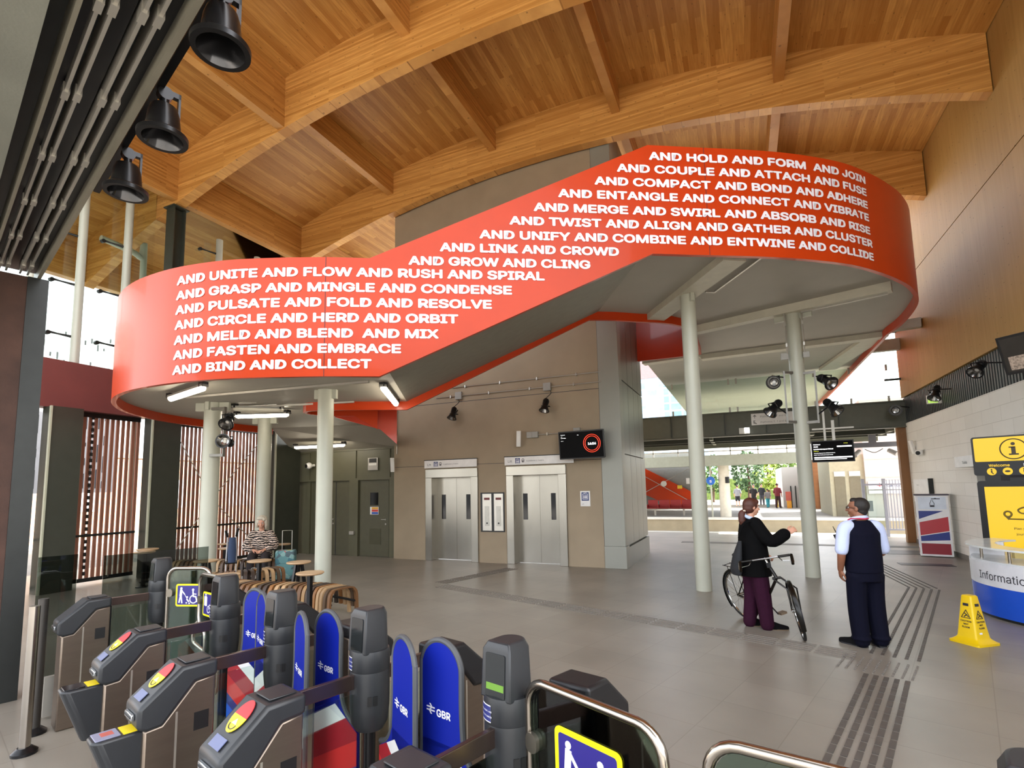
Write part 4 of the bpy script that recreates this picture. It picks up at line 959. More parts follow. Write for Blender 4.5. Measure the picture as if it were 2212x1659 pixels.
def shoe(t, x, y, a, L=.28, w=.048, m=None, sole='6b5a48'):
    K = T(x, y, 0, a)
    rings = []
    for yy, ww, hh in ((-.09, .03, .06), (-.085, .036, .085), (-.03, .038, .1), (.03, .042, .085), (.09, .046, .062), (.14, .044, .05), (.175, .03, .04), (.188, .012, .03)):
        rings.append([K @ Vector((ww*math.cos(q)*w/.046, yy*L/.28, max(.012, .012+hh*math.sin(q)) if math.sin(q) > 0 else .012)) for q in [2*math.pi*i/14 for i in range(14)]])
    o = MB().loft(rings).build('shoe', m, t, local=True)
    out = [(ww*s_*w/.046, yy*L/.28) for s_, seq in ((1, ((-.092, .024), (-.06, .036), (.0, .038), (.08, .047), (.14, .045), (.18, .028))), (-1, ((.19, .008), (.14, .045), (.08, .047), (0, .038), (-.06, .036), (-.092, .024)))) for yy, ww in seq]
    MB(K).prism(out, 0, .016).build('sole', M_('sole'+sole, sole, .8), o, local=True); return o
skin_l = mat('skin_light', 'd09a80', .5, 0, .05, 12); skin_d = mat('skin_brown', '8a5a42', .48, 0, .05, 12)
# ---------------- woman with the bicycle: faces the man, right arm raised
def rot(v, c, a):
    v = Vector(v)-Vector(c); return Vector(c)+Matrix.Rotation(a, 3, 'Z') @ v
wom = thing('person', 'woman with a brown ponytail, black jacket and plum trousers beside a bicycle', 'person', (.05, 7.78, 0), R(-72))
mb = MB()
HW = head(mb, (0, .02, 1.575), R(10), R(-4), .98)
limb(mb, [(0, -.01, 1.38), (0, .0, 1.5)], [.055, .05])
torso(mb, [((0, 0, .84), .16, .11), ((0, 0, .98), .155, .115), ((0, 0, 1.1), .135, .1), ((0, .01, 1.25), .16, .115), ((0, 0, 1.36), .15, .09), ((0, -.005, 1.42), .07, .055)])
sr, er, wr = (.19, .0, 1.36), (.24, .16, 1.15), (.17, .40, 1.245)
sl_, el, wl = (-.19, 0, 1.36), (-.25, .06, 1.08), (-.2, .22, .92)
limb(mb, [sr, er, wr], [.05, .042, .03, .025]); limb(mb, [sl_, el, wl], [.05, .042, .03, .025])
hand(mb, wr, (-.05, .85, .45), (.75, .1, .5), -1, .75); hand(mb, wl, (.1, .8, -.3), (0, .3, 1), 1, .9)
for x, yy in ((-.09, -.06), (.09, .1)): limb(mb, [(x, 0, .86), (x, yy*.5+.02, .48), (x, yy-.02, .09)], [.085, .055, .05, .038])
remesh(mb.build('body', skin_l, wom, local=True), .0075)
face(wom, HW)
jk = mat('black_wool', '0a0a0b', .9, 0, .1, 30, spec=.1); plum = mat('plum_cord', '300f24', .85, 0, .08, 30, spec=.15)
mb = MB()
torso(mb, [((0, 0, .68), .22, .215), ((0, 0, .8), .22, .21), ((0, 0, .95), .205, .19), ((0, 0, 1.1), .19, .175), ((0, .01, 1.24), .2, .175), ((0, -.01, 1.36), .19, .13), ((0, -.01, 1.43), .09, .075)])
limb(mb, [(.165, 0, 1.365), (.235, .15, 1.145), (.18, .345, 1.222)], [.088, .085, .078, .08]); limb(mb, [(-.165, 0, 1.365), el, (-.21, .19, .94)], [.075, .068, .06, .055])
remesh(mb.build('jacket', jk, wom, local=True), .011)
mb = MB(); torso(mb, [((0, 0, .68), .165, .125), ((0, 0, .8), .175, .13), ((0, 0, .9), .165, .12)])
limb(mb, [(-.09, -.02, .76), (-.09, -.02, .45), (-.09, -.07, .06)], [.115, .105, .092, .082]); limb(mb, [(.09, .02, .76), (.09, .06, .45), (.09, .09, .06)], [.12, .108, .095, .085])
remesh(mb.build('trousers', plum, wom, local=True), .011)
bs = mat('black_suede', '0c0b0c', .9, spec=.1)
shoe(wom, -.09, .0, R(5), m=bs); shoe(wom, .09, .16, R(-6), m=bs)
hairm = mat('brown_hair', '4a2418', .5, 0, .2, 20, stretch=(1, 1, 5), bump=.15, bscale=60)
K = HW; mb = MB(); mb.ell((0, -.022, .028), .087, .1, .1, 20, 14, K); mb.ell((0, -.04, -.02), .08, .078, .08, 18, 12, K); mb.ell((0, .035, .07), .07, .06, .05, 14, 9, K)
hr = remesh(mb.build('hair', hairm, wom, local=True), .008)
mb = MB(); limb(mb, [K @ Vector((0, -.1, -.06)), K @ Vector((0, -.135, -.1)), K @ Vector((0, -.125, -.2)), K @ Vector((0, -.1, -.3))], [.028, .045, .05, .02]); remesh(mb.build('ponytail', hairm, hr, local=True), .008)
MB().tube([K @ Vector((.03*math.cos(a), -.112+.02*math.sin(a), -.075+.02*math.cos(a))) for a in [i*.5236 for i in range(12)]], .01, 8, closed=True).build('hair_tie', M_('tie_cream', 'e8dcc6', .6), hr, local=True)
mb = MB(); mb.tube(cr_spline([(-.09, .02, 1.4), (-.075, -.06, 1.445), (0, -.085, 1.465), (.075, -.06, 1.445), (.09, .02, 1.41), (.06, .115, 1.33), (.02, .15, 1.25)], 5), .022, 10); mb.tube(cr_spline([(-.09, .02, 1.4), (-.06, .115, 1.33), (-.02, .15, 1.25)], 5), .022, 10)
mb.build('collar', M_('pale_blue_shirt', 'b9cbe8', .7), wom, local=True)
bag = thing('shoulder_bag', 'soft charcoal cloth bag hanging at the back of the woman with the bicycle', 'bag', (-.17, 7.62, .78), R(-72))
mb = MB(); torso(mb, [((.02, 0, -.08), .12, .05), ((.02, 0, 0), .125, .07), ((.03, .02, .16), .1, .055), ((.05, .06, .36), .03, .025)], 16); remesh(mb.build('pouch', mat('charcoal_cloth', '1d1f23', .85), bag, local=True), .012)
MB().tube(cr_spline([(.04, .05, .4), (.1, .1, .56), (.13, .17, .62)], 5), .012, 8).build('strap', jk, bag, local=True)
# ---------------- bicycle leaning against her
bk = thing('bicycle', 'black bicycle with chrome bars leaning against the woman, front wheel turned to the camera', 'bicycle', (.55, 7.41, 0))
U = Vector((.6, -.8, 0)); N_ = Vector((-.8, -.6, 0))     # forward and right of the bike
LN = Matrix.Rotation(R(13), 3, U)                    # lean to its right, onto her
FC = Vector((.55, 7.41, 0))
def bp(f, r, z): v = LN @ (U*f+N_*r+Vector((0, 0, z))); return FC+v
frame_m = mat('black_frame', '15130f', .25, .3); chrome = M_('chrome', 'c9c9c6', .12, 1.0); tyre = M_('tyre', '1a1a19', .8)
def wheel(hub, ax, nm, fd):
    """wheel round hub with axle ax and forward direction fd"""
    ax = Vector(ax).normalized(); e1 = Vector(fd); e1 = (e1-ax*e1.dot(ax)).normalized(); e2 = ax.cross(e1)
    if e2.z < 0: e2 = -e2
    P = lambda r, a, o=0: hub+e1*r*math.cos(a)+e2*r*math.sin(a)+ax*o
    AN = [2*math.pi*i/48 for i in range(48)]
    w = MB().tube([P(.332, a) for a in AN], .017, 8, closed=True).build(nm, tyre, bk)
    MB().tube([P(.306, a) for a in AN], .012, 8, closed=True).build('rim', chrome, w)
    mb = MB()
    for i in range(18):
        a = 2*math.pi*i/18; mb.cyl(P(.02, a+.8*(1 if i % 2 else -1), .03*(1 if i % 4 < 2 else -1)), P(.3, a), .0016, n=5)
    mb.build('spokes', chrome, w)
    MB().cyl(hub-ax*.05, hub+ax*.05, .022, n=14).build('hub', chrome, w)
    rings = []
    for i in range(22):
        a = R(-12 if nm == 'rear_wheel' else 20)+R(190)*i/21 if nm == 'rear_wheel' else R(-28)+R(205)*i/21
        if nm == 'rear_wheel': a = R(35)+R(185)*i/21
        rings.append([P(.358+ri, a, o) for o, ri in ((-.03, -.012), (-.022, .004), (0, .01), (.022, .004), (.03, -.012), (.028, -.014), (0, .006), (-.028, -.014))])
    MB().loft(rings).build('mudguard', frame_m, w); return P
hr_ = bp(-1.04, 0, .349); hf = bp(0, 0, .349)
Pr = wheel(hr_, LN @ N_, 'rear_wheel', U)
WD = Vector((.05, -1, 0)).normalized(); AXf = LN @ Vector((WD.y, -WD.x, 0))
Pf = wheel(hf, AXf, 'front_wheel', WD)
bb = bp(-.58, 0, .29); st_b = bp(-.21, 0, .74); hd_t = bp(-.29, 0, .88); hd_b = bp(-.2, 0, .72); seat_t = bp(-.76, 0, .82)
mb = MB(); mb.cyl(bb, hd_b, .018); mb.cyl(bb, seat_t, .016); mb.cyl(bp(-.74, 0, .74), bp(-.27, 0, .84), .015); mb.cyl(hd_b, hd_t, .02)
for o in (-.04, .04): mb.cyl(bb+LN @ N_*o*.5, hr_+LN @ N_*o, .01); mb.cyl(bp(-.745, o*.4, .74), hr_+LN @ N_*o, .009)
mb.build('frame', frame_m, bk)
mb = MB()
for o in (-.05, .05): mb.tube([hd_b+AXf*o*.9, hf+Vector((0, 0, .2))*1+AXf*o*1.0+(hd_b-hf)*.15, hf+AXf*o], [.013, .011, .008], 8)
mb.cyl(hd_b-AXf*.05, hd_b+AXf*.05, .016); mb.build('fork', frame_m, bk)
ht = bp(-.33, 0, .96)
mb = MB(); mb.cyl(hd_t, ht, .014); mb.cyl(ht, ht+WD*.06, .014); mb.build('stem', chrome, bk)
c = ht+WD*.06; hb = MB(); hb.tube([c-AXf*.16, c, c+AXf*.16], .013, 10); hbo = hb.build('handlebar', chrome, bk)
for sgn in (-1, 1):
    e = c+AXf*.3*sgn
    MB().cyl(c+AXf*.15*sgn, e, .016).build('grip', frame_m, hbo)
    MB().tube([e, e+WD*.07+Vector((0, 0, .01)), e+WD*.17+Vector((0, 0, -.09))], .017, 10).build('bar_end', frame_m, hbo)
    MB().tube([e+WD*.06+AXf*.016*sgn, e+WD*.15+Vector((0, 0, -.07))+AXf*.016*sgn], .006, 6).build('bar_end_plate', chrome, hbo)
    MB().tube([c+AXf*.17*sgn+Vector((0, 0, -.02)), c+AXf*.2*sgn+WD*.05+Vector((0, 0, -.05)), c+AXf*.28*sgn+WD*.05+Vector((0, 0, -.06))], .006, 6).build('brake_lever', chrome, hbo)
mb = MB(); sp = bp(-.79, 0, .92); sv = LN @ U
mb.loft([[sp+sv*d_+LN @ N_*w_*math.cos(q)+Vector((0, 0, .025*math.sin(q)+h_)) for q in [i*math.pi/5 for i in range(10)]] for d_, w_, h_ in ((-.14, .06, .02), (-.1, .075, .015), (.0, .06, .0), (.08, .025, -.005), (.15, .015, -.01))]); mb.build('saddle', M_('saddle_leather', '1c1714', .5), bk)
MB().cyl(seat_t, sp, .013).build('seat_post', chrome, bk)
MB().tube([Pr(.0, 0, .06)+(bb-hr_)*k for k in (0, .5, 1)], .003, 6).build('chain', steelgrey, bk)
mb = MB(); mb.tube([bb+LN @ N_*.06+LN @ (U*.09*math.cos(a)+Vector((0, 0, .09*math.sin(a)))) for a in [i*.2618 for i in range(24)]], .005, 6, closed=True); mb.build('chainring', steelgrey, bk)
for sgn in (-1, 1):
    cr0 = bb+LN @ N_*.07*sgn; cr1 = cr0+LN @ (U*.13*sgn*-1+Vector((0, 0, .11*sgn))); 
    k = MB().cyl(cr0, cr1, .009).build('crank', steelgrey, bk); pc = cr1+LN @ N_*.06*sgn
    MB().box(-.045, .045, -.04, .04, -.012, .012, basis(pc, LN @ N_, LN @ U)).build('pedal', M_('pedal_tan', '7d6a55', .5), k)
mb = MB(); 
for z_ in (.77,): 
    for o in (-.06, .06): mb.tube([bp(-.78, o, .76), bp(-1.2, o, .76)], .006, 6)
    for f_ in (-.85, -1.0, -1.18): mb.tube([bp(f_, -.06, .76), bp(f_, .06, .76)], .005, 6)
    for o in (-.06, .06): mb.tube([bp(-1.1, o, .76), hr_+LN @ N_*o*.9], .005, 6)
mb.build('rear_rack', frame_m, bk)
MB().box(-.025, .025, -.01, .02, -.03, .03, basis(hd_t+WD*.05, AXf, WD)).build('front_lamp', blackm, bk)
# ---------------- man with his back to us
man = thing('person', 'man in a navy waistcoat and short sleeved shirt, seen from behind', 'person', (1.22, 7.34, 0), R(24))
mb = MB(); HM = head(mb, (0, .03, 1.575), R(45), R(3), 1.02)
limb(mb, [(0, -.01, 1.38), (0, .01, 1.5)], [.064, .06])
torso(mb, [((0, 0, .84), .175, .13), ((0, .01, 1.0), .19, .145), ((0, .01, 1.15), .18, .14), ((0, .0, 1.3), .2, .125), ((0, 0, 1.38), .16, .09), ((0, -.005, 1.43), .075, .06)])
limb(mb, [(-.2, 0, 1.34), (-.265, -.03, 1.08), (-.235, .07, .86)], [.06, .052, .042, .032]); limb(mb, [(.2, 0, 1.34), (.26, .02, 1.08), (.2, .2, 1.0)], [.06, .052, .042, .032])
hand(mb, (-.235, .07, .86), (.12, .25, -1), (-.9, .1, 0), -1, .5, 1.05); hand(mb, (.2, .2, 1.0), (-.8, .5, .15), (0, .3, 1), 1, 1.0, 1.05)
for x in (-.1, .1): limb(mb, [(x, 0, .86), (x*1.05, .02, .48), (x*1.1, -.02, .09)], [.09, .06, .055, .04])
remesh(mb.build('body', skin_d, man, local=True), .0075); face(man, HM)
navyc = mat('navy_serge', '07081a', .85, 0, .08, 40, spec=.15); shirt = mat('white_blue_shirt', 'c4cff0', .8, 0, .03, 10)
mb = MB(); torso(mb, [((0, 0, .84), .2, .158), ((0, .01, 1.0), .206, .17), ((0, .01, 1.15), .198, .163), ((0, 0, 1.28), .205, .145), ((0, 0, 1.37), .165, .105), ((0, -.01, 1.435), .095, .075)])
remesh(mb.build('waistcoat', navyc, man, local=True), .01)
for sx, e in ((-1, (-.262, -.025, 1.1)), (1, (.255, .02, 1.1))):
    mb = MB(); limb(mb, [(sx*.14, 0, 1.365), (sx*.2, -.0, 1.32), e], [.075, .078, .073, .07]); remesh(mb.build('sleeve', shirt, man, local=True), .01)
mb = MB(); mb.tube(cr_spline([(-.08, .07, 1.41), (-.085, 0, 1.455), (0, -.075, 1.475), (.085, 0, 1.455), (.08, .07, 1.41), (0, .12, 1.37)], 5, True), .02, 10, closed=True); mb.build('shirt_collar', shirt, man, local=True)
MB().tube(cr_spline([(-.1, .08, 1.4), (-.1, 0, 1.455), (0, -.095, 1.455), (.1, 0, 1.455), (.1, .08, 1.4), (.02, .19, 1.2), (-.02, .19, 1.2)], 5, True), .009, 8, closed=True).build('lanyard', M_('lanyard_red', 'b8244a', .6), man, local=True)
mb = MB(); torso(mb, [((0, 0, .74), .185, .145), ((0, 0, .86), .192, .15), ((0, 0, .95), .185, .148)])
for x in (-.1, .1): limb(mb, [(x, 0, .8), (x*1.05, .02, .45), (x*1.1, -.01, .08)], [.112, .102, .098, .09]); mb.tube([(x*1.1+.09*math.cos(a), -.01+.09*math.sin(a), .1) for a in [i*.4488 for i in range(14)]], .016, 6, closed=True)
remesh(mb.build('trousers', navyc, man, local=True), .011)
shm = mat('black_trainer', '0e0e10', .85, spec=.15); shoe(man, -.12, .05, R(28), .31, .054, shm, '2a2a2c'); shoe(man, .115, .03, R(-14), .31, .054, shm, '2a2a2c')
mb = MB(); mb.ell((0, -.032, .032), .083, .094, .094, 20, 14, HM); mb.ell((0, -.045, -.03), .068, .062, .06, 14, 10, HM); mb.ell((0, .03, .085), .055, .045, .035, 14, 9, HM)
remesh(mb.build('hair', mat('black_hair', '1d1815', .6, 0, .2, 40, bump=.2, bscale=120), man, local=True), .008)
g_ = MB()
for x in (-1, 1):
    g_.tube([HM @ Vector((x*.033+.024*math.cos(a), .104-abs(math.cos(a))*.004, .0+.017*math.sin(a))) for a in [i*.5236 for i in range(12)]], .0025, 6, closed=True)
    g_.tube([HM @ Vector(q) for q in ((x*.057, .1, .004), (x*.078, .06, .004), (x*.081, .0, .0))], .0028, 6)
g_.tube([HM @ Vector(q) for q in ((-.01, .106, .003), (.01, .106, .003))], .0025, 6); g_.build('glasses', blackm, man, local=True)
rad = thing('handheld_radio', 'small black two way radio held at the chest of the man in the waistcoat', 'radio', (1.02, 7.42, 1.2))
mb = MB(); K = basis((1.0, 7.46, 1.2), Vector((.8, .6, 0)), Vector((-.35, .1, .93)).normalized()); mb.box(-.03, .03, -.09, .06, -.018, .018, K); mb.build('handset', black, rad, bevel=.006)
MB().cyl(K @ Vector((.018, .06, 0)), K @ Vector((.018, .16, 0)), .006, .004, n=8).build('aerial', black, rad)
# ---------------- seated woman in the zebra print top
SW = (-9.72, 8.36, 0); sw = thing('person', 'white haired woman in a zebra striped top seated among her luggage', 'person', SW, R(180+49-8))
mb = MB(); HS = head(mb, (0, .05, 1.245), 0, R(-10), 1.05); limb(mb, [(0, .0, 1.03), (0, .03, 1.15)], [.06, .055])
torso(mb, [((0, 0, .48), .19, .15), ((0, .0, .62), .18, .14), ((0, .01, .8), .17, .13), ((0, 0, .95), .18, .11), ((0, -.0, 1.05), .12, .08)])
for x in (-1, 1):
    limb(mb, [(x*.11, .02, .53), (x*.13, .42, .53), (x*.13, .45, .1)], [.09, .075, .06, .042]); limb(mb, [(x*.2, 0, .98), (x*.27, .1, .74), (x*.1, .3, .68)], [.055, .045, .036, .027])
    hand(mb, (x*.1, .3, .68), (-x*.7, .6, -.1), (0, .2, 1), x, .6)
remesh(mb.build('body', skin_l, sw, local=True), .0085); face(sw, HS, '5a6a72', 'b8ada0')
m, nt, b = base('zebra_print'); tc = _n(nt, 'ShaderNodeTexCoord'); wv = _n(nt, 'ShaderNodeTexWave'); wv.bands_direction = 'Z'; wv.inputs['Scale'].default_value = 7; wv.inputs['Distortion'].default_value = 6; wv.inputs['Detail'].default_value = 2; wv.inputs['Detail Scale'].default_value = 1.6
cr = _n(nt, 'ShaderNodeValToRGB'); cr.color_ramp.interpolation = 'CONSTANT'; cr.color_ramp.elements[0].color = (*lin('221a19'), 1); cr.color_ramp.elements[1].position = .62; cr.color_ramp.elements[1].color = (*lin('d8c2b2'), 1)
nt.links.new(tc.outputs['Object'], wv.inputs[0]); nt.links.new(wv.outputs['Fac'], cr.inputs[0]); nt.links.new(cr.outputs[0], b.inputs['Base Color']); b.inputs['Roughness'].default_value = .8
mb = MB(); torso(mb, [((0, .02, .5), .235, .2), ((0, .0, .65), .23, .18), ((0, .01, .8), .225, .17), ((0, 0, .95), .225, .14), ((0, -.01, 1.05), .15, .1), ((0, -.02, 1.08), .08, .06)])
for x in (-1, 1): limb(mb, [(x*.17, 0, 1.0), (x*.28, .1, .76), (x*.17, .24, .7)], [.085, .09, .085, .075])
remesh(mb.build('top', m, sw, local=True), .011)
mb = MB(); torso(mb, [((0, 0, .46), .2, .17), ((0, .02, .56), .2, .16)])
for x in (-1, 1): limb(mb, [(x*.11, .02, .54), (x*.13, .43, .53), (x*.13, .46, .12)], [.1, .09, .075, .06])
remesh(mb.build('trousers', M_('dark_trousers', '2a2326', .8), sw, local=True), .011)
for x in (-.13, .13): shoe(sw, x, .5, 0, m=bs)
mb = MB(); mb.ell((0, -.035, .045), .108, .105, .105, 20, 14, HS); mb.ell((-.085, .0, -.03), .036, .06, .11, 12, 8, HS); mb.ell((.085, -.01, -.02), .034, .055, .09, 12, 8, HS); mb.ell((0, -.06, -.06), .09, .06, .1, 12, 8, HS); mb.ell((.01, .05, .1), .08, .045, .038, 14, 9, HS); mb.ell((-.05, .06, .075), .035, .03, .03, 10, 7, HS)
remesh(mb.build('hair', mat('white_hair', 'c9c0ae', .6, 0, .15, 30, bump=.25, bscale=80), sw, local=True), .008)

# ================================================================ luggage
case = thing('suitcase', 'upright teal patterned suitcase with raised handle beside the seated woman', 'suitcase', (-9.14, 8.5, 0), R(34))
m, nt, b = base('teal_pattern'); tc = _n(nt, 'ShaderNodeTexCoord'); vo = _n(nt, 'ShaderNodeTexVoronoi'); vo.inputs['Scale'].default_value = 11; cr = _n(nt, 'ShaderNodeValToRGB')
for i, (p_, c_) in enumerate(((0, '5d8a8c'), (.35, '3f6d78'), (.55, '7fa3a0'), (.75, '4b5f66'), (.93, 'c9b94a'), (.98, 'b84a4a'))):
    e = cr.color_ramp.elements[i] if i < 2 else cr.color_ramp.elements.new(p_); e.position = p_; e.color = (*lin(c_), 1)
cr.color_ramp.interpolation = 'CONSTANT'; sp_ = _n(nt, 'ShaderNodeSeparateColor'); nt.links.new(tc.outputs['Object'], vo.inputs[0]); nt.links.new(vo.outputs['Color'], sp_.inputs[0]); nt.links.new(sp_.outputs[0], cr.inputs[0]); nt.links.new(cr.outputs[0], b.inputs['Base Color']); b.inputs['Roughness'].default_value = .6
MB().loft([[(x, y, z) for x, y in rrect(.4*s_, .25*s_, .05)] for z, s_ in ((.05, .94), (.08, 1), (.6, 1), (.65, .93))]).build('shell', m, case, local=True)
MB().box(-.14, .14, -.132, -.122, .12, .34).box(-.14, .14, -.132, -.122, .38, .56).build('front_pocket', m, case, local=True, bevel=.006)
mb = MB(); mb.tube([(-.1, .08, .62), (-.1, .08, 1.06), (.1, .08, 1.06), (.1, .08, .62)], .009, 8); mb.build('pull_handle', M_('handle_alu', 'b5b3ab', .3, .8), case, local=True)
for x in (-.15, .15):
    for y in (-.08, .08): MB().cyl((x-.015, y, .03), (x+.015, y, .03), .03, n=14).build('wheel', black, case, local=True)
tr = thing('luggage_trolley', 'folded walking trolley with navy and black tubes left of the seated woman', 'trolley', (-9.6, 7.55, 0), R(50))
mb = MB(); 
for x in (-.1, .08): mb.tube([(x, 0, .06), (x, .03, .6), (x*.8, -.05, 1.1)], .013, 8)
mb.build('frame_tube', M_('tube_white', 'd9dadd', .3, .5), tr, local=True)
mb = MB(); mb.tube([(-.09, -.03, 1.02), (-.12, -.1, 1.14)], .025, 8); mb.tube([(.07, -.03, 1.02), (.1, -.1, 1.18)], .025, 8); mb.build('handle', black, tr, local=True)
mb = MB(); torso(mb, [((0, 0, .5), .07, .06), ((0, 0, .75), .08, .07), ((0, -.03, 1.0), .06, .05)], 14); mb.build('folded_cloth', M_('navy_cloth', '3a4a68', .8), tr, local=True)
mb = MB(); mb.tube([(-.11, .0, .5), (.1, 0, .5)], .03, 8); mb.build('buckle_bar', black, tr, local=True)
for x in (-.12, .1): MB().cyl((x-.015, 0, .06), (x+.015, 0, .06), .06, n=18).build('wheel', black, tr, local=True)
tb = thing('tote_bag', 'black and white patterned tote bag on the floor in front of the seated woman', 'bag', (-8.98, 7.72, 0), R(45))
m, nt, b = base('leaf_print'); tc = _n(nt, 'ShaderNodeTexCoord'); nz = _n(nt, 'ShaderNodeTexNoise'); nz.inputs['Scale'].default_value = 16; cr = _n(nt, 'ShaderNodeValToRGB'); cr.color_ramp.interpolation = 'CONSTANT'; cr.color_ramp.elements[0].color = (*lin('2b2e2d'), 1); cr.color_ramp.elements[1].position = .5; cr.color_ramp.elements[1].color = (*lin('cfc9c2'), 1)
nt.links.new(tc.outputs['Object'], nz.inputs[0]); nt.links.new(nz.outputs['Fac'], cr.inputs[0]); nt.links.new(cr.outputs[0], b.inputs['Base Color'])
MB().loft([[(x, y, z) for x, y in rrect(.36*s_, .16*s_, .04)] for z, s_ in ((0, .9), (.1, 1), (.34, 1.0), (.4, .92))]).build('pouch', m, tb, local=True)
for y in (-.06, .06): MB().tube(cr_spline([(-.08, y, .38), (-.06, y, .52), (.06, y, .52), (.08, y, .38)], 5), .008, 6).build('strap', black, tb, local=True)
# ================================================================ benches and little tables
tones = [mat('slat_%d' % i, c_, .5, 0, .12, 6, stretch=(1, 6, 1)) for i, c_ in enumerate(('6e4a2a', '9a7648', '3a2a20', '8a5a2a', 'b08f68', '54402e'))]
def bench(label, path, w=.46, h=.46, n=None):
    t = thing('slatted_bench', label, 'bench', (path[0][0], path[0][1], 0)); P = cr_spline([(x, y, 0) for x, y in path], 12)
    L = arcs(P); n = n or int(L[-1]/.098); inv = WM[t].inverted()
    prof = [(-w/2-.03, .14), (-w/2-.015, h-.12), (-w/2+.03, h-.03), (-w/2+.1, h), (w/2-.1, h), (w/2-.03, h-.03), (w/2+.015, h-.12), (w/2+.03, .14)]
    def slat_mesh(lo):
        mb = MB(); out = prof if not lo else [(a, b if 0 < i < len(prof)-1 else .04) for i, (a, b) in enumerate(prof)]
        inn = [(a*(1-.036/abs(a)*1.0) if abs(a) > w/2-.05 else a, b-.018 if abs(a) < w/2-.02 else b) for a, b in out]
        q = [tuple(p.xy) for p in cr_spline([(a, b, 0) for a, b in out], 3)]; qi = [tuple(p.xy) for p in cr_spline([(a, b, 0) for a, b in inn], 3)]
        mb.loft([[(-.029, a, b), (.029, a, b), (.029, c_, d_), (-.029, c_, d_)] for (a, b), (c_, d_) in zip(q, qi)]); return mb
    protos = {}
    for k in range(n+1):
        s_ = L[-1]*k/n; i = max(j for j in range(len(L)) if L[j] <= s_+1e-9); i = min(i, len(P)-2)
        p = P[i].lerp(P[i+1], (s_-L[i])/max(1e-9, L[i+1]-L[i])); d = (P[i+1]-P[i]).normalized()
        tone = (k*5+k//3) % 6; lo = k in (0, 2, n//2, n-2, n); key = (tone, lo)
        if key not in protos:
            o = slat_mesh(lo).build('slat', tones[tone], t, smooth=40, local=True); protos[key] = o
        else: o = protos[key].copy(); COL.objects.link(o); o.parent = t
        o.location = inv @ p; o.rotation_euler = (0, 0, math.atan2(d.y, d.x))
    for sgn in (-1, 1):
        MB().tube([p+Vector((-(P[min(i+1, len(P)-1)]-P[max(i-1, 0)]).normalized().y, (P[min(i+1, len(P)-1)]-P[max(i-1, 0)]).normalized().x, 0))*(w/2-.03)*sgn+Vector((0, 0, .24)) for i, p in enumerate(P)], .018, 6).build('under_rail', black, t)
    return t
bench('slatted wooden bench nearest the gates, its striped end towards the lifts', [(-5.57, 6.27), (-6.17, 6.4), (-6.77, 6.28), (-7.37, 6.18), (-8.07, 6.22)])
bench('short slatted bench just left of the teal suitcase', [(-8.35, 7.6), (-8.55, 7.1), (-9.0, 6.6)])
bench('slatted bench along the screens on which the woman sits', [(-9.55, 8.6), (-10.0, 8.25), (-10.6, 8.0), (-11.4, 7.7)])
oak = mat('pale_oak_top', 'b3926c', .45, 0, .08, 5, stretch=(1, 8, 1))
def table(x, y, r, label, legs=1, z=.72):
    t = thing('small_table', label, 'table', (x, y, 0))
    MB().lathe([(r-.02, z-.03), (r, z-.015), (r-.006, z)], 28).build('table_top', oak, t, local=True)
    if legs == 1: MB().box(-.028, .028, -.028, .028, .02, z-.03).build('leg', blackm, t, local=True, smooth=0); MB().lathe([(.13, 0), (.13, .02), (.03, .03)], 20).build('foot', blackm, t, local=True)
    else:
        for i in range(3):
            a = R(20+120*i); MB().bar((.05*math.cos(a), .05*math.sin(a), z-.03), (.17*math.cos(a), .17*math.sin(a), 0), .04, .04).build('leg', blackm, t, local=True, smooth=0)
    return t
table(-5.91, 5.95, .2, 'round oak table nearest the gates on a single black post, at the striped bench end')
table(-6.98, 6.77, .2, 'round oak table on three legs, second nearest the gates', 3)
table(-7.85, 6.72, .2, 'round oak table in front of the seated woman, between tote bag and suitcase')
table(-7.0, 5.4, .21, 'round oak table partly behind the second gate post')
table(-8.84, 6.44, .2, 'round oak table beside the left spotlight column', 3)
table(-12.05, 7.4, .21, 'round oak table by the slat screen, left above the smoked glass')
table(-11.5, 7.0, .2, 'round oak table behind the smoked glass sheet, next to the left column')
table(-11.3, 8.7, .16, 'small round table right of the left spotlight column, by the screens')
table(-10.35, 8.02, .18, 'round oak table with a takeaway cup, left of the trolley')
table(-9.75, 8.98, .17, 'round oak table half hidden behind the right arm of the seated woman')
cu = thing('takeaway_cup', 'brown takeaway cup with a dark lid on the table left of the trolley', 'cup', (-10.32, 8.02, .72))
MB().lathe([(.03, 0), (.042, .1)], 18).build('cup_body', M_('kraft', '9a7650', .7), cu, local=True); MB().lathe([(.045, .1), (.045, .115), (.036, .12)], 18).build('lid', black, cu, local=True)
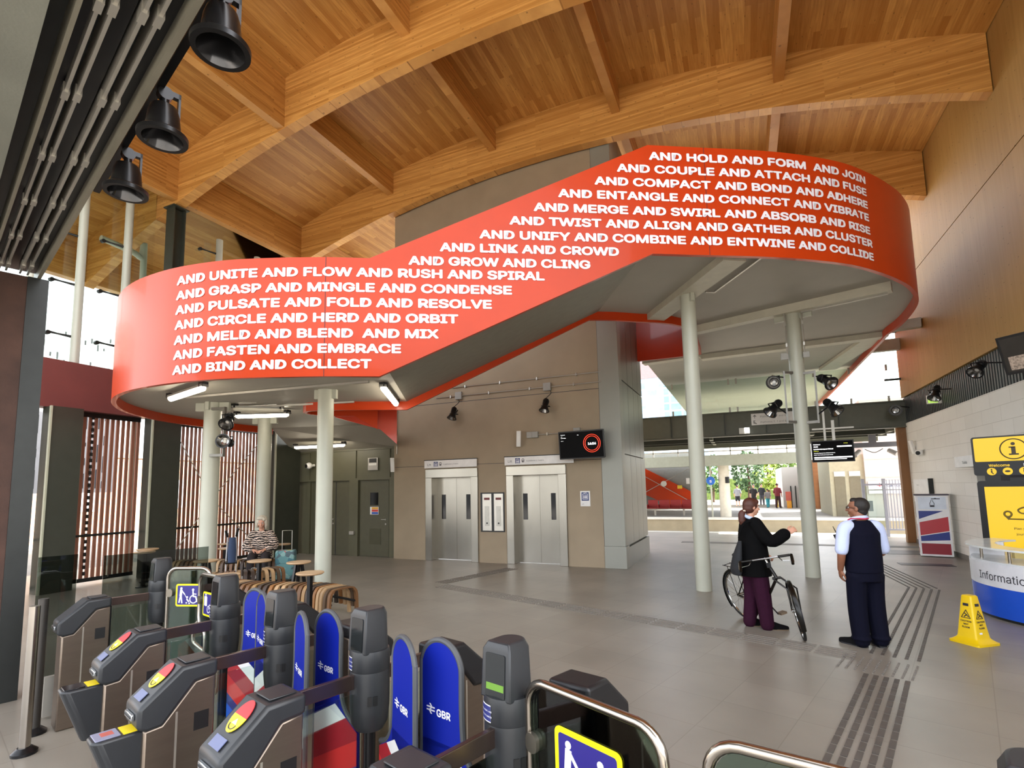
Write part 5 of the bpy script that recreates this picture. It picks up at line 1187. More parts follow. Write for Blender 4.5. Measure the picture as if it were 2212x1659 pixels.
# ================================================================ spotlights
def spotlight(pos, aim, label, mount=None, s=1.0, m=None, glow=False):
    """flared black spotlight: canister, rim, lens, yoke"""
    m = m or blackm; pos = Vector(pos); t = thing('spotlight', label, 'spotlight', pos)
    a = Vector(aim).normalized(); u = Vector((0, 0, 1)) if abs(a.z) < .9 else Vector((0, 1, 0)); x = u.cross(a).normalized(); y = a.cross(x)
    K = basis(pos, x, y, a) @ Matrix.Scale(s, 4)
    MB().lathe([(.0001, -.16), (.05, -.16), (.062, -.14), (.062, .0), (.075, .03), (.1, .11), (.118, .12), (.118, .135), (.098, .135)], 24, M=K, caps=False).build('housing', m, t)
    MB().lathe([(.098, .13), (.06, .06), (.0001, .05)], 24, M=K, caps=False).build('reflector', M_('lamp_reflector', '8d8b88', .15, .95), t)
    MB().ell((0, 0, .06), .03, .03, .012, 12, 6, K).build('lens', emit('lamp_glow', 'fff6e6', 3) if glow else M_('lamp_lens', 'd8d6d0', .1), t)
    mb = MB(K)
    for k in range(4): mb.lathe([(.064, -.13+k*.03), (.07, -.125+k*.03), (.064, -.12+k*.03)], 20, caps=False)
    mb.build('cooling_ribs', m, t)
    mb = MB(); mb.tube([K @ Vector((-.085, 0, 0)), K @ Vector((-.085, .09, -.02)), K @ Vector((.085, .09, -.02)), K @ Vector((.085, 0, 0))], .011*s, 6)
    if mount: mb.tube([K @ Vector((0, .09, -.02)), Vector(mount)], .013*s, 6)
    mb.build('yoke', m, t); return t
Yl = Yw-.02
for x, lb_, gl_ in ((-6.95, 'black spotlight on the left of the lift wall', False), (-4.35, 'black spotlight on the right of the lift wall with a lit lens', True)):
    t = spotlight((x, Yl-.22, 3.88), (-.1, -.35, -1), lb_, (x+.02, Yl, 4.0), 1.1, glow=gl_)
    MB().tube(cr_spline([(x+.06, Yl-.04, 4.3), (x+.12, Yl-.1, 4.2), (x+.03, Yl-.14, 4.1), (x, Yl-.2, 4.05)], 5), .009, 6).build('cable', black, t)
# lights on the left column
def rack(x, y, z0, z1, dx, dy, label):
    t = thing('spotlight_rack', label, 'bracket', (x, y, z0))
    mb = MB()
    for z in (z0, z1): mb.bar((x, y, z), (x+dx, y+dy, z), .06, .05)
    mb.bar((x+dx, y+dy, z0-.03), (x+dx, y+dy, z1+.03), .05, .03); mb.build('frame', M_('rack_grey', '77746d', .4, .5), t, smooth=0); return t
rack(-9.3, 6.77, 2.62, 3.52, .26, .08, 'grey bracket frame on the left column holding two spotlights')
spotlight((-8.9, 6.82, 3.28), (.4, -.6, -.6), 'upper spotlight on the left round column, aimed down', (-9.02, 6.85, 3.4), 1.15)
spotlight((-8.9, 6.8, 2.86), (.45, -.85, .05), 'lower spotlight on the left round column, facing the gates', (-9.02, 6.85, 2.8), 1.15)
rack(1.05, 12.1, 3.12, 4.15, -.16, -.12, 'left bracket frame on the tall right column with two spotlights')
rack(1.25, 12.12, 3.1, 4.12, .2, -.06, 'right bracket frame on the tall right column with two spotlights')
spotlight((.70, 11.9, 3.96), (-.2, -1, -.25), 'upper left of the four spotlights on the tall right column', (.88, 11.98, 4.05), 1.2)
spotlight((1.62, 11.95, 3.9), (.45, -.6, -.5), 'upper right of the four spotlights on the tall right column', (1.46, 12.05, 4.02), 1.2)
spotlight((.66, 11.88, 3.42), (-.6, -.4, -.7), 'lower left of the four spotlights on the tall right column', (.88, 11.98, 3.3), 1.2)
spotlight((1.68, 11.9, 3.36), (.5, -.45, -.75), 'lower right of the four spotlights on the tall right column', (1.46, 12.05, 3.25), 1.2)
junction(.93, 12.1, 4.5, 'pale junction box high on the left of the tall right column', .07); junction(1.33, 12.12, 4.5, 'pale junction box high on the right of the tall right column', .06)
conduit([(.98, 12.03, 4.55), (.98, 12.03, 5.45)], 'upright conduit on the left of the tall right column'); conduit([(1.3, 12.05, 4.55), (1.3, 12.05, 5.45)], 'upright conduit on the right of the tall right column')
# on the dark band of the right wall
spotlight((4.38, 15.6, 3.98), (-.35, -.35, -.9), 'spotlight on the dark wall band next to the green exit sign', (4.64, 15.4, 4.02), 1.2)
spotlight((4.34, 12.9, 4.05), (-.6, -.5, -.65), 'spotlight on the dark wall band nearest the ceiling screen', (4.64, 12.7, 4.08), 1.2)
spotlight((4.3, 18.9, 3.98), (-.2, -.9, -.1), 'dark spotlight at the corner of the header beam and the wall band', (4.69, 19.0, 4.05), 1.4)
t = thing('exit_sign', 'green running man exit sign sticking out of the dark wall band', 'sign', (4.5, 16.3, 3.9))
MB().box(4.38, 4.68, 16.28, 16.33, 3.8, 4.02).build('casing', white, t)
MB().box(4.4, 4.6, 16.275, 16.281, 3.82, 4.0).build('green_field', emit('exit_green', '8fb04a', .7), t, smooth=0)
mb = MB(); F = FW(4.5, 16.274, 3.91); mb.cyl((-.01, .05, 0), (-.01, .05, .001), .014, n=10, M=F)
for a, b in (((-.01, .035), (-.02, -.02)), ((-.02, -.02), (-.05, -.06)), ((-.02, -.02), (.02, -.05)), ((-.01, .03), (.03, .01)), ((-.01, .03), (-.045, .005))): mb.bar(F @ Vector((*a, 0)), F @ Vector((*b, 0)), .014, .002, up=(0, -1, 0))
mb.box(.045, .085, -.07, .07, 0, .001, F); mb.build('running_figure', lettering, t, smooth=0)
t = thing('hanging_screen', 'dark framed screen cut off at the right edge, above the wall band', 'screen', (4.1, 11.2, 4.0))
K = basis((4.45, 11.0, 3.98), Vector((.62, -.78, .0)).normalized(), Vector((-.2, -.16, .96)).normalized())
MB().box(-.5, .7, -.36, .3, -.05, 0, K).build('casing', black, t)
MB().box(-.46, .66, -.32, .26, .001, .003, K).build('display', M_('screen_dim', '35322e', .12), t, smooth=0)
MB().box(-.4, .6, -.29, -.06, .003, .005, K).build('picture', mat('screen_pattern', 'a08f80', .3, 0, .6, 30), t, smooth=0)
mb = MB(); mb.bar(K @ Vector((.1, 0, -.05)), (4.66, 11.0, 4.0), .06, .06); mb.build('bracket', blackm, t)
cctv((4.54, 18.0, 2.64), 'white dome camera on the white wall beside the orange jamb', (-.6, -1, -.1))
speaker(basis((4.6, 18.7, 2.85), Vector((.3, -.95, 0)).normalized(), Vector((-.2, -.06, .97)).normalized()), 'white column loudspeaker at the far end of the white wall')
# poster board
t = thing('poster_board', 'white information board fixed to the white wall above the refill kiosk', 'sign', (4.6, 18.1, 1.5))
MB().box(4.56, 4.648, 17.5, 18.9, 1.15, 1.9).build('board', signw, t); MB().box(4.54, 4.648, 17.46, 17.5, 1.12, 1.92).build('dark_edge', steelgrey, t, smooth=0)
FX = lambda x, y, z: basis((x, y, z), (0, -1, 0), (0, 0, 1), (-1, 0, 0))   # a frame on a wall facing -x
mb = MB(); letter(mb, 'Platform 1', FX(4.555, 18.6, 1.72), .06); letter(mb, 'Exit', FX(4.555, 18.1, 1.35), .08); mb.build('lettering', M_('grey_ink', '8d8b8b', .5), t, smooth=0)
# bottle refill kiosk
kio = thing('refill_kiosk', 'white and union flag coloured water bottle refill kiosk by the white wall', 'kiosk', (4.2, 16.05, 0), R(-12))
MB().box(-.32, .32, -.02, .42, .02, 1.5).build('cabinet', M_('kiosk_white', 'e6e4e4', .35), kio, local=True, bevel=.01)
MB().box(-.34, .34, -.04, .44, 1.5, 1.53).build('top_trim', M_('kiosk_top', '3a2a38', .4), kio, local=True, smooth=0)
K = basis((0, -.021, 0), (1, 0, 0), (0, 0, 1), (0, -1, 0))
def pl(poly, c, nm='flag_panel'): MB(K).prism(poly, 0, .002).build(nm, M_('flag'+c, c, .35, 0, .03), kio, local=True, smooth=0)
pl([(-.28, .07), (.28, .07), (.28, .33), (-.28, .33)], '8e1f2c'); pl([(-.28, .38), (.28, .42), (.28, .62), (-.28, .5)], '26357f'); pl([(-.28, .52), (.28, .64), (.28, .98), (-.28, .84)], 'b4323a'); pl([(-.28, .92), (-.28, 1.12), (.2, 1.12)], '24337e')
MB(K).box(-.27, .27, 1.16, 1.46, 0, .002).build('sign_panel', M_('kiosk_sign', 'd4dbe6', .4), kio, local=True, smooth=0)
mb = MB(K); mb.tube([(-.04, 1.22, .004), (-.04, 1.31, .004), (-.02, 1.35, .004), (-.02, 1.38, .004), (.02, 1.38, .004), (.02, 1.35, .004), (.04, 1.31, .004), (.04, 1.22, .004)], .006, 5, closed=True); mb.box(-.035, .035, 1.22, 1.26, .003, .005); mb.box(-.01, .16, 1.405, 1.425, .003, .005); mb.box(.05, .09, 1.42, 1.435, .003, .005); mb.build('bottle_symbol', inkd, kio, local=True, smooth=0)
Kl = basis((-.321, .2, 0), (0, -1, 0), (0, 0, 1), (-1, 0, 0))
MB(Kl).box(-.1, .1, .95, 1.35, 0, .004).build('dispenser_niche', M_('niche_dark', '55504b', .3, .5), kio, local=True, smooth=0)
for poly, c in (([(-.2, .1), (.2, .08), (.2, .2), (-.2, .22)], '8e1f2c'), ([(-.2, .28), (.2, .26), (.2, .5), (-.2, .36)], '5a6ab0'), ([(-.2, .4), (.1, .5), (-.2, .78)], 'c04a55'), ([(.2, .6), (.2, .8), (.02, .78)], '5f6a8a')): MB(Kl).prism(poly, 0, .002).build('flag_panel', M_('flag'+c, c, .35, 0, .03), kio, local=True, smooth=0)
# toilets sign over the niche
t = thing('toilets_sign', 'white Toilets sign box over the recess in the white wall', 'sign', (4.5, 14.5, 2.2)); MB().box(4.35, 4.64, 12.3, 14.75, 2.14, 2.38).build('box', signw, t, bevel=.005)
mb = MB(); letter(mb, 'Toilets', FW(4.37, 12.295, 2.21), .07); letter(mb, 'Toilets', FX(4.345, 14.3, 2.21), .09); mb.build('lettering', inkd, t, smooth=0)
# welcome point
wp = thing('welcome_point', 'yellow and black welcome point totem with a lit yellow journey screen behind the counter', 'totem', (4.15, 11.55, 0))
K = basis((3.66, 11.45, 0), Vector((.866, -.5, 0)), (0, 0, 1))
yel = emit('welcome_yellow', 'f0c41c', .3)
MB(K).prism(rrect(1.06, .66, .04, 5, .5, 2.27), -.08, 0).build('header_panel', blackm, wp)
MB(K).prism(rrect(1.0, .40, .02, 4, .5, 2.375), 0, .004).build('header_yellow', yel, wp, smooth=0)
mb = MB(K)
mb.tube([(.5+.165*math.cos(a), 2.37+.165*math.sin(a), .006) for a in [i*.1963 for i in range(32)]], .009, 6, closed=True)
mb.cyl((.5, 2.455, .004), (.5, 2.455, .007), .027, n=16); mb.box(.473, .527, 2.29, 2.41, .004, .007); mb.box(.445, .527, 2.39, 2.41, .004, .007); mb.box(.44, .56, 2.27, 2.295, .004, .007)
mb.build('information_mark', M_('ink_brown', '3a2f14', .5), wp)
mb = MB(); letter(mb, 'Welcome', K @ Matrix.Translation((0, 0, .004)), .062, .17, 2.085, bold=.02, fit=None); mb.build('lettering', yel, wp, smooth=0)
mb = MB(); letter(mb, 'Point', K @ Matrix.Translation((0, 0, .004)), .062, .60, 2.085, bold=.02); mb.build('lettering', lettering, wp, smooth=0)
for i in range(4):
    x = .2+i*.2; mb = MB(K); mb.cyl((x, 2.005, 0), (x, 2.005, .004), .062, n=24); o = mb.build('symbol_disc', yel, wp)
    mb = MB(K)
    if i == 1: mb.prism([(x+.035*math.cos(a), 2.005+.018*math.sin(a)) for a in [k*.5236 for k in range(12)]], .004, .006)
    else: mb.cyl((x, 2.04, .004), (x, 2.04, .006), .012, n=10); mb.box(x-.01, x+.01, 1.985, 2.025, .004, .006); mb.prism([(x-.01, 1.99), (x+.01, 1.99), (x+.03, 1.96), (x+.015, 1.96)], .004, .006)
    mb.build('symbol', M_('ink_brown', '3a2f14', .5), o, smooth=0)
MB(K).box(.1, .3, 1.85, 1.95, -.06, -.02).box(.7, .9, 1.85, 1.95, -.06, -.02).build('neck', blackm, wp)
MB(K).prism(rrect(1.02, 1.5, .05, 5, .5, 1.1), -.1, 0).build('screen_casing', blackm, wp)
MB(K).box(.08, .92, .58, 1.75, 0, .004).build('screen', yel, wp, smooth=0)
MB(K).box(.2, .8, .18, .35, 0, .02).build('lower_panel', M_('panel_navy', '1b2035', .4), wp)
mb = MB(K); ink = M_('ink_olive', '6e5a14', .5)
mb.tube(cr_spline([(.34, 1.22, .006), (.55, 1.22, .006), (.66, 1.23, .006), (.68, 1.28, .006), (.6, 1.31, .006), (.5, 1.32, .006), (.47, 1.37, .006), (.53, 1.41, .006), (.6, 1.42, .006)], 6), .012, 6)
for x, z in ((.34, 1.3), (.62, 1.5)):
    mb.tube([(x+.045*math.cos(a), z+.045*math.sin(a), .006) for a in [i*.3927 for i in range(16)]], .014, 6, closed=True); mb.prism([(x-.045, z-.03), (x+.045, z-.03), (x, z-.1)], .004, .008)
mb.build('route_symbol', ink, wp)
mb = MB(); letter(mb, 'Plan your', K @ Matrix.Translation((0, 0, .006)), .05, .5, 1.05, 'C', bold=.02); letter(mb, 'journey', K @ Matrix.Translation((0, 0, .006)), .05, .5, .96, 'C', bold=.02); mb.build('lettering', ink, wp, smooth=0)
MB(K).box(.16, .92, .61, .67, .004, .006).build('caption_bar', inkd, wp, smooth=0)
mb = MB(); letter(mb, 'Touch the screen to start', K @ Matrix.Translation((0, 0, .0065)), .022, .2, .63); mb.build('caption_lettering', lettering, wp, smooth=0)
MB(K).box(.2, .8, -.0, .12, -.4, .2).box(.4, .6, .1, 1.9, -.16, -.09).build('base', blackm, wp)
# information counter
cc = Vector((4.2, 9.65, 0)); RR = 1.25
ds = thing('information_counter', 'curved blue and white information counter with a raised glass topped shelf', 'counter', (3.3, 9.5, 0))
AR = [R(a) for a in range(120, 246, 5)]
def ring_(r, z): return [cc+Vector((r*math.cos(a), r*math.sin(a), z)) for a in AR]
def shell(r0, r1, z0, z1, nm, m, **k):
    a, b, c, d = ring_(r0, z0), ring_(r1, z0), ring_(r1, z1), ring_(r0, z1)
    return MB().loft([[p, q, s_, u] for p, q, s_, u in zip(a, b, c, d)]).build(nm, m, ds, **k)
shell(RR-.06, RR, .04, .43, 'blue_front', M_('counter_blue', '1650c8', .25, 0, .02), smooth=20)
shell(RR-.08, RR-.03, 0, .05, 'plinth', steelgrey, smooth=20)
wf = shell(RR-.06, RR+.003, .43, .74, 'white_front', M_('counter_white', 'dcdde2', .3), smooth=20)
shell(RR-.55, RR-.02, .735, .765, 'desk_top', M_('counter_top', 'cfd2d4', .25), smooth=20)
shell(RR-.3, RR+.03, .93, .955, 'upper_shelf', M_('shelf_white', 'dfe3e2', .15), smooth=20)
for a in (150, 178, 206, 232): MB().cyl(cc+Vector(((RR-.1)*math.cos(R(a)), (RR-.1)*math.sin(R(a)), .765)), cc+Vector(((RR-.1)*math.cos(R(a)), (RR-.1)*math.sin(R(a)), .93)), .018, n=14).build('shelf_post', M_('polished_tube', 'a9a299', .22, 1.0), ds)
MB().box(-.02, .02, -.4, .0, .55, .95, basis(cc, Vector((-math.sin(R(150)), math.cos(R(150)), 0)), Vector((-math.cos(R(150)), -math.sin(R(150)), 0))) @ Matrix.Translation((0, -RR+.38, 0))).build('end_screen', M_('counter_white', 'dcdde2', .3), ds, smooth=0)
V, F_, w_ = glyphs('Information', .006); h_ = .15; a0 = R(186)
MB().add([(cc.x+(RR+.006)*math.cos(a0+x*h_/(RR+.006)), cc.y+(RR+.006)*math.sin(a0+x*h_/(RR+.006)), .515+y*h_) for x, y in V], F_).build('lettering', inkd, wf, smooth=0)
for i, (x, y, w_, d_, h_, c, lb_) in enumerate(((3.5, 9.75, .16, .1, .09, 'cdbb7a', 'small box of yellow leaflets on the counter top'), (3.55, 9.35, .22, .14, .03, 'c9b493', 'flat stack of paper leaflets on the counter top'))):
    tag(MB().box(x-w_/2, x+w_/2, y-d_/2, y+d_/2, .765, .765+h_).build('leaflet_box', M_('leaf'+c, c, .6), smooth=0), lb_, 'leaflets')
# wet floor cone
cn = thing('wet_floor_cone', 'yellow four sided wet floor warning cone in front of the blue counter', 'cone', (2.33, 7.9, 0), R(38))
sq = lambda w_, z, r=.02: [(x, y, z) for x, y in rrect(w_, w_, min(r, w_*.3), 3)]
ylw = M_('cone_yellow', 'e8c20a', .35, 0, .03)
MB().loft([sq(.33, 0), sq(.33, .025), sq(.29, .035), sq(.235, .06), sq(.215, .08), sq(.115, .53), sq(.10, .54)]).build('body', ylw, cn, local=True, smooth=30)
for q in range(4):
    Q = Matrix.Rotation(R(90*q), 4, 'Z') @ basis((0, -.1085, .08), (1, 0, 0), Vector((0, .05, .45)).normalized()) @ Matrix.Translation((0, 0, .002))
    mb = MB(Q); mb.box(-.03, .03, .345, .375, 0, .001)
    for a, b in (((-.048, .21), (.048, .21)), ((.048, .21), (0, .30)), ((0, .30), (-.048, .21))): mb.bar((*a, 0), (*b, 0), .007, .002, up=(0, 0, 1))
    mb.bar((-.02, .22, 0), (.01, .245, 0), .01, .002); mb.bar((.01, .245, 0), (-.015, .262, 0), .01, .002); mb.bar((.01, .245, 0), (.03, .222, 0), .008, .002)
    for i, s_ in enumerate(('CAUTION', 'WET', 'FLOOR')): letter(mb, s_, Q @ Matrix.Translation((0, 0, .0012)) if False else Matrix.Translation((0, 0, .0012)), .026, 0, .165-i*.034, 'C', bold=.03)
    mb.build('warning_print', inkd, cn, local=True, smooth=0)
MB(basis((0, -.1085, .08), (1, 0, 0), Vector((0, .05, .45)).normalized())).box(-.05, -.01, .04, .06, .001, .003).build('price_label', lettering, cn, local=True, smooth=0)

# ================================================================ platform side of the hall
YH = 19.45
hd = thing('header_beam', 'dark green steel header beam across the platform side of the hall', 'beam', (1, YH, 3.9))
MB().box(-3.3, XW+.02, YH, YH+.08, 3.55, 4.32).box(-3.3, XW+.02, YH-.06, YH+.2, 4.3, 4.34).box(-3.3, XW+.02, YH-.06, YH+.2, 3.5, 3.54).build('web', M_('header_paint', '57584b', .4, .1), hd, smooth=0)
for x in (-2.3, -.5, .8, 2.9): MB().box(x-.015, x+.015, YH-.05, YH, 3.56, 4.3).build('stiffener', darkgreen, hd, smooth=0)
struct('window_2', MB().box(-2.5, XW, YH+.1, YH+.115, 4.34, 5.5), clear, smooth=0)
struct('window_3', MB().box(3.5, XW, YH+.1, YH+.115, 5.5, 9.5), clear, smooth=0)
mb = MB()
for x in (-2.2, -1.35, -.3, -.05, 1.1, 2.3, 3.3, 4.3):
    for z in (4.42, 5.42): mb.box(x-.03, x+.03, YH+.06, YH+.1, z-.1, z+.1)
g_ = mb.build('glass_clamps', galv, hd, smooth=0); g_['kind'] = 'stuff'
for z in (5.0, 6.5): mb = MB(); mb.bar((4.2, YH-.05, z), (4.62, YH-.05, z), .06, .06); mb.build('side_clamp', steelgrey, hd, smooth=0)
tag(MB().bar((3.0, 17.3, 6.1), (4.62, 17.0, 6.1), .22, .25).build('steel_strut', M_('strut_cream', 'a8a394', .5), smooth=0), 'pale steel strut between the orange footbridge and the timber wall', 'strut')
tag(MB().bar((3.55, 19.2, 6.05), (4.62, 19.2, 6.05), .2, .35).build('steel_strut', M_('strut_cream', 'a8a394', .5), smooth=0), 'second pale steel strut, lower and nearer the glazing end', 'strut')
t = thing('direction_sign', 'white direction sign with arrows fixed to the header beam behind the right column', 'sign', (.9, YH, 4.05))
MB().box(.35, 2.0, YH-.1, YH-.07, 3.83, 4.22).build('panel', signw, t); F = FW(.35, YH-.102, 3.83)
mb = MB(); letter(mb, 'Platforms 1, 7 and 8', F, .085, .28, .25); letter(mb, 'Platforms 2, 3 and 4', F, .085, .28, .06)
mb.box(.1, .12, .23, .34, 0, .001, F); mb.prism([(.05, .29), (.17, .29), (.11, .36)], 0, .001, F); mb.prism([(.06, .16), (.06, .05), (.075, .05), (.16, .03), (.17, .05), (.09, .12), (.14, .16)], 0, .001, F)
mb.build('lettering', M_('grey_ink', '6a6a72', .5), t, smooth=0)
t = thing('platform_lamp', 'small bright floodlight under the header beam between the two columns', 'light', (.1, YH-.2, 3.6))
MB().box(-.05, .25, YH-.3, YH-.06, 3.55, 3.75).build('housing', galv, t, bevel=.01); MB().box(.12, .27, YH-.31, YH-.3, 3.56, 3.74).build('lens', emit('flood', 'fffdf4', 6), t, smooth=0)
ps = thing('departure_board', 'black hanging departure board for platform 1', 'screen', (2.5, 18.5, 2.8))
K = basis((2.53, 18.5, 2.81), (.997, -.06, 0), (.0, 0, 1))
MB(K).box(-.56, .56, -.33, .33, -.08, 0).build('casing', black, ps); MB(K).box(-.53, .53, -.3, .3, 0, .002).build('screen', mat('screen_black2', '060608', .5, spec=.1), ps, smooth=0)
mb = MB(); E_ = lambda z=.003: K @ Matrix.Translation((0, 0, z))
letter(mb, 'Platform 1', E_(), .04, -.5, .2, bold=.03); letter(mb, '15:22', E_(), .045, -.5, .13, bold=.03); letter(mb, 'London Liverpool Street', E_(), .048, -.5, .055, bold=.025)
letter(mb, 'Cambridge South (15:26), Whittlesford (15:33),', E_(), .026, -.5, -.06); letter(mb, 'Harlow Town (15:55), Broxbourne (16:04)', E_(), .026, -.5, -.115)
mb.box(.12, .5, .12, .155, .003, .004, K); mb.box(-.5, .5, -.205, -.17, .003, .004, K); mb.box(-.5, .35, -.25, -.235, .003, .004, K); mb.build('lettering', emit('board_white', 'ffffff', 1.2), ps, smooth=0)
mb = MB(); letter(mb, 'On time', E_(), .03, .3, .22); letter(mb, 'Calling at:', E_(), .03, -.5, -.0); mb.build('lettering', emit('board_lime', 'cfd23a', 1), ps, smooth=0)
mb = MB(K); mb.box(-.2, -.14, .33, 1.3, -.06, -.03); mb.box(.02, .1, .33, .95, -.06, -.03); mb.bar((-.5, .7, -.045), (.6, .7, -.045), .04, .04); mb.build('hanger', galv, ps, smooth=0)
mb = MB(); t = thing('spotlight_bar', 'grey bar with two small pale spotlights hanging by the orange jamb', 'light', (4.0, 20.5, 3.0))
MB().box(3.0, 4.6, 20.45, 20.55, 2.98, 3.14).box(3.85, 4.05, 20.45, 20.55, 3.14, 3.4).build('bar', M_('bar_grey', '7a7a80', .5), t, smooth=0)
for x, d in ((3.55, -1), (4.35, 1)): MB().cyl((x, 20.4, 2.86), (x+d*.18, 20.2, 2.72), .07, .08, n=16).build('lamp', M_('lamp_pale', 'b7b3b0', .4), t)
MB().tube(cr_spline([(3.7, 20.4, 2.92), (3.95, 20.35, 2.8), (4.2, 20.4, 2.92)], 6), .012, 6).build('cable', black, t)
# ---------------- platform canopy and tracks
canopy = M_('canopy_grey', '6f7163', .5, .1)
can = thing('platform_canopy', 'grey green platform canopy beyond the header beam', 'canopy', (0, 22, 3.4))
MB().box(-12, 9, 19.56, 23.0, 3.62, 3.74).build('roof_sheet', canopy, can, smooth=0)  # near edge and unseen right end extended to keep sun off the hall floor
for y, z, h in ((20.6, 3.42, .2), (21.6, 3.42, .2), (22.95, 3.34, .42)): MB().box(-12, 4.6, y, y+.1, z, z+h).build('beam', darkgreen if y < 22 else canopy, can, smooth=0)
for x in (-8, -4.5, -1, 2.2, 4.4): MB().box(x-.06, x+.06, 20.0, 23.0, 3.45, 3.62).build('rafter', canopy, can, smooth=0)
ballast = tiles('ballast', 'b8b0a4', 'a8a094', '948c80', .09, .07, rough=.9, var=.3, nsc=9)
struct('ground', MB().box(-60, 60, -40, 120, -1.3, -1.05), ballast, smooth=0)
plat = tiles('platform_paving', '86837c', '7c7972', '6e6b64', .6, .6, rough=.7, var=.06)
struct('floor_outer', MB().box(-60, -16, -20, 22.5, -1.05, -.02), plat, smooth=0)
struct('floor_east', MB().box(5.4, 40, -20, 22.5, -1.05, -.02).box(-16, 5.4, -20, 22.5, -1.05, -.12), plat, smooth=0)
struct('floor_island', MB().box(-60, 40, 31.0, 44.0, -1.05, 0), plat, smooth=0)
struct('floor_far', MB().box(-60, 40, 50.0, 120, -1.05, 0), plat, smooth=0)
concrete = M_('pale_concrete', 'a0967e', .8, 0, .08, 2)
t = thing('platform_edge', 'pale coping stones and beige face of the island platform across the tracks', 'platform edge', (0, 31, 0))
MB().box(-60, 40, 30.9, 31.0, -1.05, -.08).build('face', concrete, t, smooth=0); MB().box(-60, 40, 30.86, 31.7, -.08, .012).build('coping', M_('coping_white', 'dedbd2', .7), t, smooth=0)
for y in (24.5, 26.0, 27.9, 29.4, 45.5, 47):
    tag(MB().box(-60, 40, y-.035, y+.035, -1.05, -.9).build('rail_track', M_('rail_steel', '7a6a5c', .4, .7), smooth=0), 'steel running rail of the track between the platforms', 'rail', 'running rails between the platforms')
ic = thing('island_canopy', 'pale grey canopy over the island platform across the tracks', 'canopy', (0, 36, 3.3))
MB().box(-30, 3.0, 31.4, 31.5, 2.88, 3.4).box(-30, 3.0, 31.4, 42, 3.4, 3.48).build('fascia', M_('fascia_pale', '8a8e82', .5), ic, smooth=0)
for y in (33, 36, 39): MB().box(-30, 3.0, y, y+.15, 3.1, 3.4).build('beam', canopy, ic, smooth=0)
for z in (3.7, 3.95): MB().bar((-30, 31.5, z), (3, 31.5, z), .06, .06).build('rail', galv, ic, smooth=0)
for x in [i*1.4-16 for i in range(14)]: MB().box(x-.03, x+.03, 31.47, 31.53, 3.48, 4.0).build('railing_post', galv, ic, smooth=0)
tag(MB().box(-20, 4.2, 27.5, 27.9, 4.35, 4.75).build('cable_bridge', M_('fascia_pale2', '7c7d70', .5), smooth=0), 'long pale gantry beam over the tracks', 'beam')
for x, y, r, lb_ in ((-1.05, 32.4, .3, 'pale round column on the island platform between the two hall columns'), (-8.5, 32.4, .3, 'pale round column on the island platform left of the lift tower')):
    t = thing('platform_column', lb_, 'column', (x, y, 0)); MB().cyl((x, y, 0), (x, y, 3.4), r, n=24).build('shaft', M_('column_white', 'cfcabb', .5), t); MB().cyl((x+r*.6, y-r*.8, 1.9), (x+r*.6, y-r*.8, 2.25), .12, n=12).build('fitting', steelgrey, t)
t = thing('pole_sign', 'slim pole with a round blue sign on the island platform', 'sign', (-1.75, 32.2, 0)); MB().cyl((-1.75, 32.2, 0), (-1.75, 32.2, 3.3), .05).build('pole', colpaint, t); MB().cyl((-1.75, 32.05, 2.05), (-1.75, 32.12, 2.05), .24, n=24).build('disc', M_('disc_blue', '2c62b8', .4), t)
mb = MB(); letter(mb, 'S', FW(-1.75, 32.04, 1.95), .2, 0, 0, 'C', bold=.02); mb.build('lettering', lettering, t, smooth=0)
rs = thing('platform_stair', 'orange stair to the far platform with a grey panel above it', 'staircase', (-6, 42.5, 0))
MB().prism([(-10, 4.2), (-7.2, 3.2), (-3.0, .9), (-3.0, .05), (-5.0, .05), (-7.6, 1.3), (-10, 2.2)], 0, .12, basis((0, 42.5, 0), (1, 0, 0), (0, 0, 1), (0, -1, 0))).build('side_panel', orange, rs, smooth=0)
MB().box(-12, -3.0, 42.6, 42.7, 0, 4.4).build('back_panel', M_('panel_grey', '7a7a76', .6), rs, smooth=0)
mb = MB(); mb.bar((-7.6, 42.3, 1.1), (-3.6, 42.3, 3.2), .04, .04); mb.bar((-7.6, 42.3, 2.8), (-3.4, 42.3, .3), .04, .04); mb.build('bracing_rod', galv, rs); mb = MB(); mb.cyl((-5.75, 42.3, 1.95), (-5.75, 42.22, 1.95), .22, n=16); mb.build('bracing_disc', white, rs)
MB().box(-4.75, -4.4, 42.35, 42.37, 1.55, 1.8).build('yellow_notice', M_('notice_yellow', 'e5c53a', .5), rs, smooth=0); MB().box(-4.1, -3.85, 42.58, 42.6, 1.9, 2.35).build('white_notice', signw, rs, smooth=0)
bn = thing('platform_bench', 'row of dark red metal seats on the island platform', 'bench', (-4.3, 33.5, 0))
sr_ = mat('perforated_red', '8e2626', .5, .2)
for i in range(4):
    x = -5.6+i*.68; o = MB().box(x, x+.6, 33.7, 33.76, .45, .95).box(x, x+.6, 33.25, 33.7, .42, .47).build('seat', sr_, bn, bevel=.02)
    MB().box(x-.03, x, 33.2, 33.75, .42, .66).build('arm_rest', sr_, bn, smooth=0)
MB().box(-5.7, -2.9, 33.45, 33.52, .36, .42).box(-5.2, -5.1, 33.4, 33.55, 0, .4).box(-3.5, -3.4, 33.4, 33.55, 0, .4).build('support', galv, bn, smooth=0)
